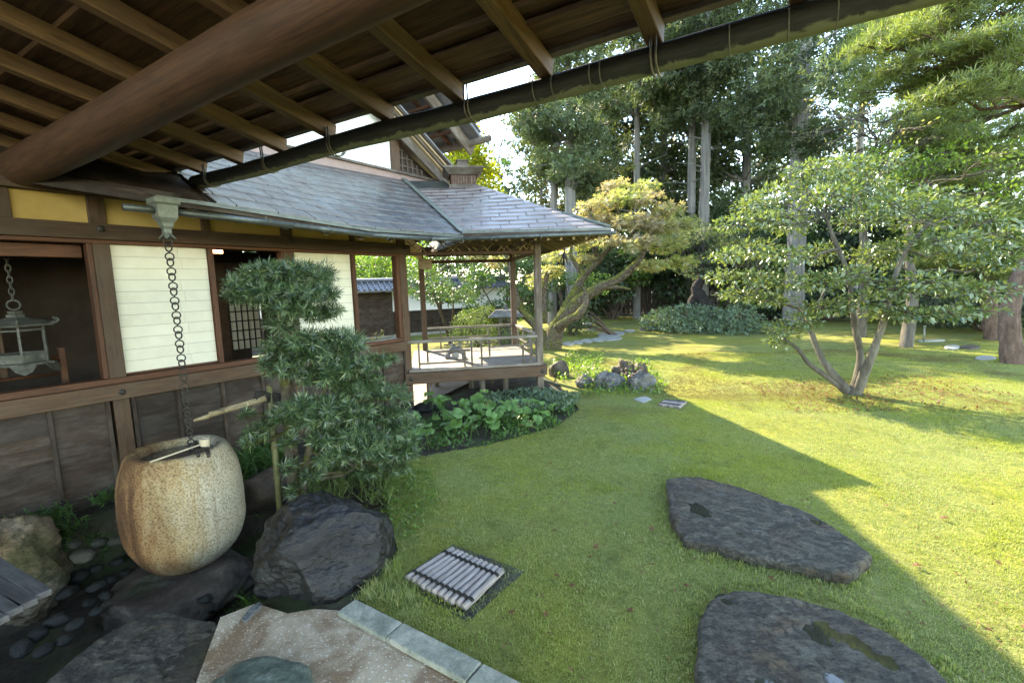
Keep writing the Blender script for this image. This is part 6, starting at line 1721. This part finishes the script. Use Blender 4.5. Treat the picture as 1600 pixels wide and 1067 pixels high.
# ------------------------------------------------------------------ butterbur bed and low plants
def butterbur(label, px, n, r_px, seed, size=(.10, .17)):
    rr = random.Random(seed); c = gnd(px[0], px[1])
    T = thing('butterbur_clump', label, 'plant', tuple(c), group='butterbur clumps before the pavilion')
    for i in range(n):
        for _ in range(9):
            u = px[0] + rr.uniform(-1, 1) * r_px[0]; v = px[1] + rr.uniform(-1, 1) * r_px[1]
            if ((u - px[0]) / r_px[0]) ** 2 + ((v - px[1]) / r_px[1]) ** 2 < 1: break
        q = gnd(u, v); h = rr.uniform(.10, .34); s_ = rr.uniform(*size)
        tip_ = q + Vector((rr.uniform(-.06, .06), rr.uniform(-.10, .04), h)); mb = MB()
        nx_ = 12; tilt = Vector((rr.uniform(-.45, .45), rr.uniform(-.75, .1), 1)).normalized(); X = tilt.cross(Vector((rr.uniform(-1, 1), rr.uniform(-1, 1), 0))).normalized(); Y = tilt.cross(X)
        V = [tip_]; rings_ = 2
        for k in range(1, rings_ + 1):
            for j in range(nx_):
                a = math.pi * .06 + (2 * math.pi - math.pi * .12) * j / (nx_ - 1); rad = s_ * .5 * k / rings_ * (1 + .07 * math.sin(j * 2.6 + i) * (k == rings_))
                V.append(tip_ + X * rad * math.cos(a) + Y * rad * math.sin(a) + tilt * ((.16 if k == 1 else .10 + .10 * math.sin(a * 3 + i)) * s_))
        F = [(0, 1 + j, 2 + j) for j in range(nx_ - 1)] + [(1 + j, 1 + nx_ + j, 2 + nx_ + j, 2 + j) for j in range(nx_ - 1)]
        mb.add(V, F); lf = mb.build('leaf', M_['butterbur'], T, smooth=True)
        mb = MB(); mb.tube([q, q.lerp(tip_, .6) + Vector((0, .02, .02)), tip_], [.005, .004, .004], 5, cap=False); mb.build('leaf_stalk', M_['fern'], lf)
butterbur('large leaved butterbur clump in the middle of the bed before the pavilion', (735, 668), 46, (62, 20), 1)
butterbur('butterbur clump at the back of the bed, under the pavilion beam', (715, 652), 26, (45, 12), 2)
butterbur('butterbur clump at the right end of the bed with one bright leaf', (825, 668), 22, (38, 14), 3, (.08, .13))
butterbur('small butterbur clump low at the left beside the clipped tree', (652, 700), 14, (22, 12), 4, (.12, .17))
def ground_scatter(name, label, pts, n, leaf, size, mat, z=(0, .05), cat='plant', up_bias=.8, outward=.7, kind='stuff', fz=.5, follow_pit=False):
    xs = [p.x for p in pts]; ys = [p.y for p in pts]; P = [(p.x, p.y) for p in pts]; out = []
    def inside(x, y):
        c = False; j_ = len(P) - 1
        for i_ in range(len(P)):
            if (P[i_][1] > y) != (P[j_][1] > y) and x < (P[j_][0] - P[i_][0]) * (y - P[i_][1]) / (P[j_][1] - P[i_][1]) + P[i_][0]: c = not c
            j_ = i_
        return c
    rr = random.Random(len(label))
    while len(out) < n:
        x, y = rr.uniform(min(xs), max(xs)), rr.uniform(min(ys), max(ys))
        if inside(x, y) and noise.noise(Vector((x * 3, y * 3, 1.5))) > -.28: out.append((x, y, rr.uniform(*z) + (pit(x, y) if follow_pit else 0)))
    pos = np.array(out); N = len(out); fw = rdir(N) * outward; fw[:, 2] = np.abs(fw[:, 2]) * fz + .15; nm = rdir(N) * .5; nm[:, 2] += up_bias
    o = scatter_mesh(name, leaf[0], leaf[1], pos, basis(fw, nm), size * rng.uniform(.6, 1.3, N), mat)
    return tag(o, label, cat, kind=kind)
def tpl_fern():
    V, F = [], []
    for k in range(7):
        x = .1 + k * .13; w = .20 * (1 - k / 8); z_ = .25 * math.sin(x * 2.6)
        for s_ in (-1, 1):
            b = len(V); V += [(x - .03, 0, z_), (x + .08, s_ * w, z_ - .02), (x + .07, 0, z_)]; F.append((b, b + 1, b + 2) if s_ < 0 else (b, b + 2, b + 1))
    return V, F
T_FERN = tpl_fern()
T_BLADE = ([(0, .028, 0), (0, -.028, 0), (.55, -.02, .10), (.55, .02, .10), (1, 0, .02)], [(0, 1, 2), (0, 2, 3), (3, 2, 4)])
ground_scatter('fern_patch', 'low ferns and moss along the foot of the boarded wall', [WP(5.2, 0, .12), WP(2.2, 0, .12), WP(2.2, 0, .55), WP(3.2, 0, .62), WP(5.2, 0, .50)], 1500, T_FERN, .13, M_['fern'], (0, .06), follow_pit=True)
ground_scatter('fern_patch', 'small ferns in the shade between the plinth rock and the dark boulder', G([(330, 940), (400, 930), (410, 860), (370, 850), (345, 890)]), 260, T_FERN, .12, M_['fern'], (0, .05), follow_pit=True)
ground_scatter('fern_patch', 'small ferns between the bamboo spout and the wall', G([(375, 760), (440, 745), (440, 700), (380, 705)]), 420, T_FERN, .13, M_['fern'], (0, .08), follow_pit=True)
ground_scatter('bamboo_grass', 'dwarf bamboo and broad leaved weeds at the foot of the clipped tree', G([(480, 800), (610, 800), (625, 745), (560, 715), (460, 745)]), 1500, T_BLADE, .13, M_['bambooleaf'], (.0, .10), fz=.9)
ground_scatter('weed_patch', 'bright small leaved weeds spilling from the clipped tree onto the lawn', G([(590, 850), (650, 845), (690, 780), (670, 735), (600, 740)]), 1100, T_LEAF2, .034, M_['lightgreen'], (.0, .035))
ground_scatter('weed_patch', 'weeds and long grass round the kerb corner and the dark boulder', G([(560, 935), (640, 960), (650, 930), (612, 870), (585, 900)]), 1200, T_BLADE, .06, M_['grass'], (0, .02), fz=1.6)
ground_scatter('underplanting', 'grey green fine leaved plants below the pavilion post', G([(740, 660), (880, 650), (905, 632), (850, 622), (760, 628)]), 2000, T_SPRAY4, .10, M_['juniper'], (.02, .16), fz=1.2)
ground_scatter('underplanting', 'dark small leaves filling the bed under the butterbur', G([(640, 712), (760, 697), (880, 668), (900, 640), (760, 640), (660, 665), (630, 690)]), 2200, T_LEAF2, .055, M_['fern'], (.0, .08), fz=.8)
q = gnd(985, 598)
ground_scatter('ivy_patch', 'ivy climbing over the craggy rock group in the lawn', G([(905, 622), (1040, 622), (1045, 600), (1020, 585), (925, 588)]), 900, T_LEAF2, .08, M_['lightgreen'], (.0, .12))
ivy_c = [(tuple(gnd(1008, 602) + Vector((0, .25, .18))), (.26, .22, .26)), (tuple(gnd(930, 610) + Vector((0, .2, .1))), (.22, .16, .16)), (tuple(gnd(968, 612) + Vector((0, .1, .02))), (.3, .1, .10)), (tuple(gnd(955, 600) + Vector((0, .3, .1))), (.3, .2, .14))]
tree('ivy_plant', 'leafy ivy and saxifrage hanging over the right end of the craggy rocks', 'plant', gnd(1008, 606), [([tuple(gnd(1008, 606)), tuple(gnd(1008, 606) + Vector((0, .1, .3)))], [.012, .006])], ivy_c, T_BROAD, M_['twig'], M_['lightgreen'], size=.07, dens=260, twigs=3, limb_r=.008, shell=.6)
ground_scatter('weed_patch', 'sunlit weeds and seedlings between the mossy rock and the craggy rocks', G([(868, 600), (930, 600), (945, 560), (900, 556), (862, 570)]), 1100, T_LEAF2, .07, M_['lightgreen'], (.0, .14), fz=1.0)
# ------------------------------------------------------------------ grass blades on the near lawn, scattered with geometry nodes
def grass_field(name, label, pts, z, density, h, nbl, spread, seed, mat=None):
    rr = random.Random(seed); V, F = [], []
    for i in range(nbl):
        x, y = rr.gauss(0, spread), rr.gauss(0, spread); a = rr.uniform(0, 2 * math.pi); L = h * rr.uniform(.6, 1.2); w = h * .055 + .0012; ln = rr.uniform(.15, .9)
        d = Vector((math.cos(a), math.sin(a), 0)); s_ = Vector((-d.y, d.x, 0)); p = Vector((x, y, -.004)); b = len(V)
        V += [p - s_ * w, p + s_ * w, p + d * L * ln * .4 + UPZ * L * .6 + s_ * w * .7, p + d * L * ln * .4 + UPZ * L * .6 - s_ * w * .7, p + d * L * ln + UPZ * L * (1 - ln * .35)]
        F += [(b, b + 1, b + 2, b + 3), (b + 3, b + 2, b + 4)]
    nb_ = len(F); n0 = len(V)
    V += [Vector((p.x, p.y, z)) for p in pts]; idx = tuple(n0 + i for i in range(len(pts)))
    F.append(idx)
    me = bpy.data.meshes.new(name); me.from_pydata([tuple(v) for v in V], [], F); me.materials.append(mat or M_['grass'])
    if me.polygons[nb_].normal.z < 0:
        me.clear_geometry(); F[-1] = tuple(reversed(idx)); me.from_pydata([tuple(v) for v in V], [], F)
    at = me.attributes.new('blade', 'BOOLEAN', 'FACE'); at.data.foreach_set('value', [i < nb_ for i in range(len(F))])
    o = link(name, me); tag(o, label, 'grass', kind='stuff')
    ng = bpy.data.node_groups.new(name, 'GeometryNodeTree')
    ng.interface.new_socket('Geometry', in_out='INPUT', socket_type='NodeSocketGeometry'); ng.interface.new_socket('Geometry', in_out='OUTPUT', socket_type='NodeSocketGeometry')
    N = ng.nodes; Lk = ng.links.new
    gi, go = N.new('NodeGroupInput'), N.new('NodeGroupOutput')
    na = N.new('GeometryNodeInputNamedAttribute'); na.data_type = 'BOOLEAN'; na.inputs[0].default_value = 'blade'
    se = N.new('GeometryNodeSeparateGeometry'); se.domain = 'FACE'
    Lk(gi.outputs[0], se.inputs[0]); Lk(na.outputs[0], se.inputs[1])
    di = N.new('GeometryNodeDistributePointsOnFaces'); di.inputs['Density'].default_value = density; di.inputs['Seed'].default_value = seed
    Lk(se.outputs[1], di.inputs[0])
    ip = N.new('GeometryNodeInstanceOnPoints'); Lk(di.outputs[0], ip.inputs['Points']); Lk(se.outputs[0], ip.inputs['Instance'])
    rv = N.new('FunctionNodeRandomValue'); rv.data_type = 'FLOAT_VECTOR'; rv.inputs[0].default_value = (-.12, -.12, 0); rv.inputs[1].default_value = (.12, .12, 6.283)
    Lk(rv.outputs[0], ip.inputs['Rotation'])
    rs = N.new('FunctionNodeRandomValue'); rs.data_type = 'FLOAT'; rs.inputs[2].default_value = .6; rs.inputs[3].default_value = 1.25; rs.inputs['Seed'].default_value = 5
    nt_ = N.new('ShaderNodeTexNoise'); nt_.inputs['Scale'].default_value = 1.1; nt_.inputs['Detail'].default_value = 3
    ma = N.new('ShaderNodeMath'); ma.operation = 'MULTIPLY_ADD'; ma.inputs[1].default_value = 1.4; ma.inputs[2].default_value = .35; Lk(nt_.outputs[0], ma.inputs[0])
    mu = N.new('ShaderNodeMath'); mu.operation = 'MULTIPLY'; Lk(rs.outputs[1], mu.inputs[0]); Lk(ma.outputs[0], mu.inputs[1])
    Lk(mu.outputs[0], ip.inputs['Scale']); Lk(ip.outputs[0], go.inputs[0])
    md = o.modifiers.new('scatter', 'NODES'); md.node_group = ng
    return o
near = [V2(p.x, p.y) for p in [gnd(u, v) for u, v in [(835, 1090), (556, 936), (600, 905), (622, 862), (606, 800), (600, 745), (640, 718), (760, 697), (870, 668), (905, 640)]]]
nearA = near + [V2(1.4, 7.2), V2(8.6, 7.2), V2(3.2, .9), V2(1.0, .5)]
grass_field('lawn_grass', 'fine short green grass of the near lawn', nearA, .010, 1500, .019, 9, .016, 4)
grass_field('lawn_grass', 'fine short grass of the lawn round the camellia', [V2(1.4, 7.2), V2(1.0, 11.5), V2(13.5, 11.5), V2(8.6, 7.2)], .010, 800, .022, 9, .022, 6)
ground_scatter('leaf_litter', 'scattered tiny brown needles and dry leaf bits on the lawn', [V2(-.6, 2.2), V2(1.5, 7.5), V2(8, 8), V2(3.2, 1.2), V2(.6, 1.4)], 2600, T_LEAF2, .022, M_['deadleaf'], (.012, .03), up_bias=2, fz=.2)
ground_scatter('leaf_litter', 'dry fallen camellia leaves under the camellia', [V2(cb.x - 1.5, cb.y - .9), V2(cb.x + 2.2, cb.y - 1.2), V2(cb.x + 2.0, cb.y + 1.2), V2(cb.x - 1.2, cb.y + 1.0)], 1500, T_LEAF2, .05, M_['deadleaf'], (.012, .03), up_bias=2, fz=.2)
# longer grass round the slabs
for ol in (([(1020, 760), (1040, 735), (1100, 732), (1140, 750), (1046, 752), (1042, 800), (1060, 850), (1180, 875), (1320, 905), (1365, 868), (1385, 870), (1330, 925), (1180, 895), (1045, 862)]),
           ([(1075, 950), (1105, 920), (1160, 908), (1240, 918), (1320, 940), (1400, 975), (1520, 1070), (1492, 1072), (1440, 1022), (1380, 983), (1310, 951), (1230, 931), (1150, 921), (1112, 932), (1092, 965), (1088, 1060), (1068, 1060)]),
           ([(640, 910), (728, 952), (735, 975), (600, 925)])):
    grass_field('edge_grass', 'longer grass tufts left uncut along the stone and grate edges', [V2(p.x, p.y) for p in [gnd(u, v) for u, v in ol]], .010, 1300, .029, 9, .015, 8)
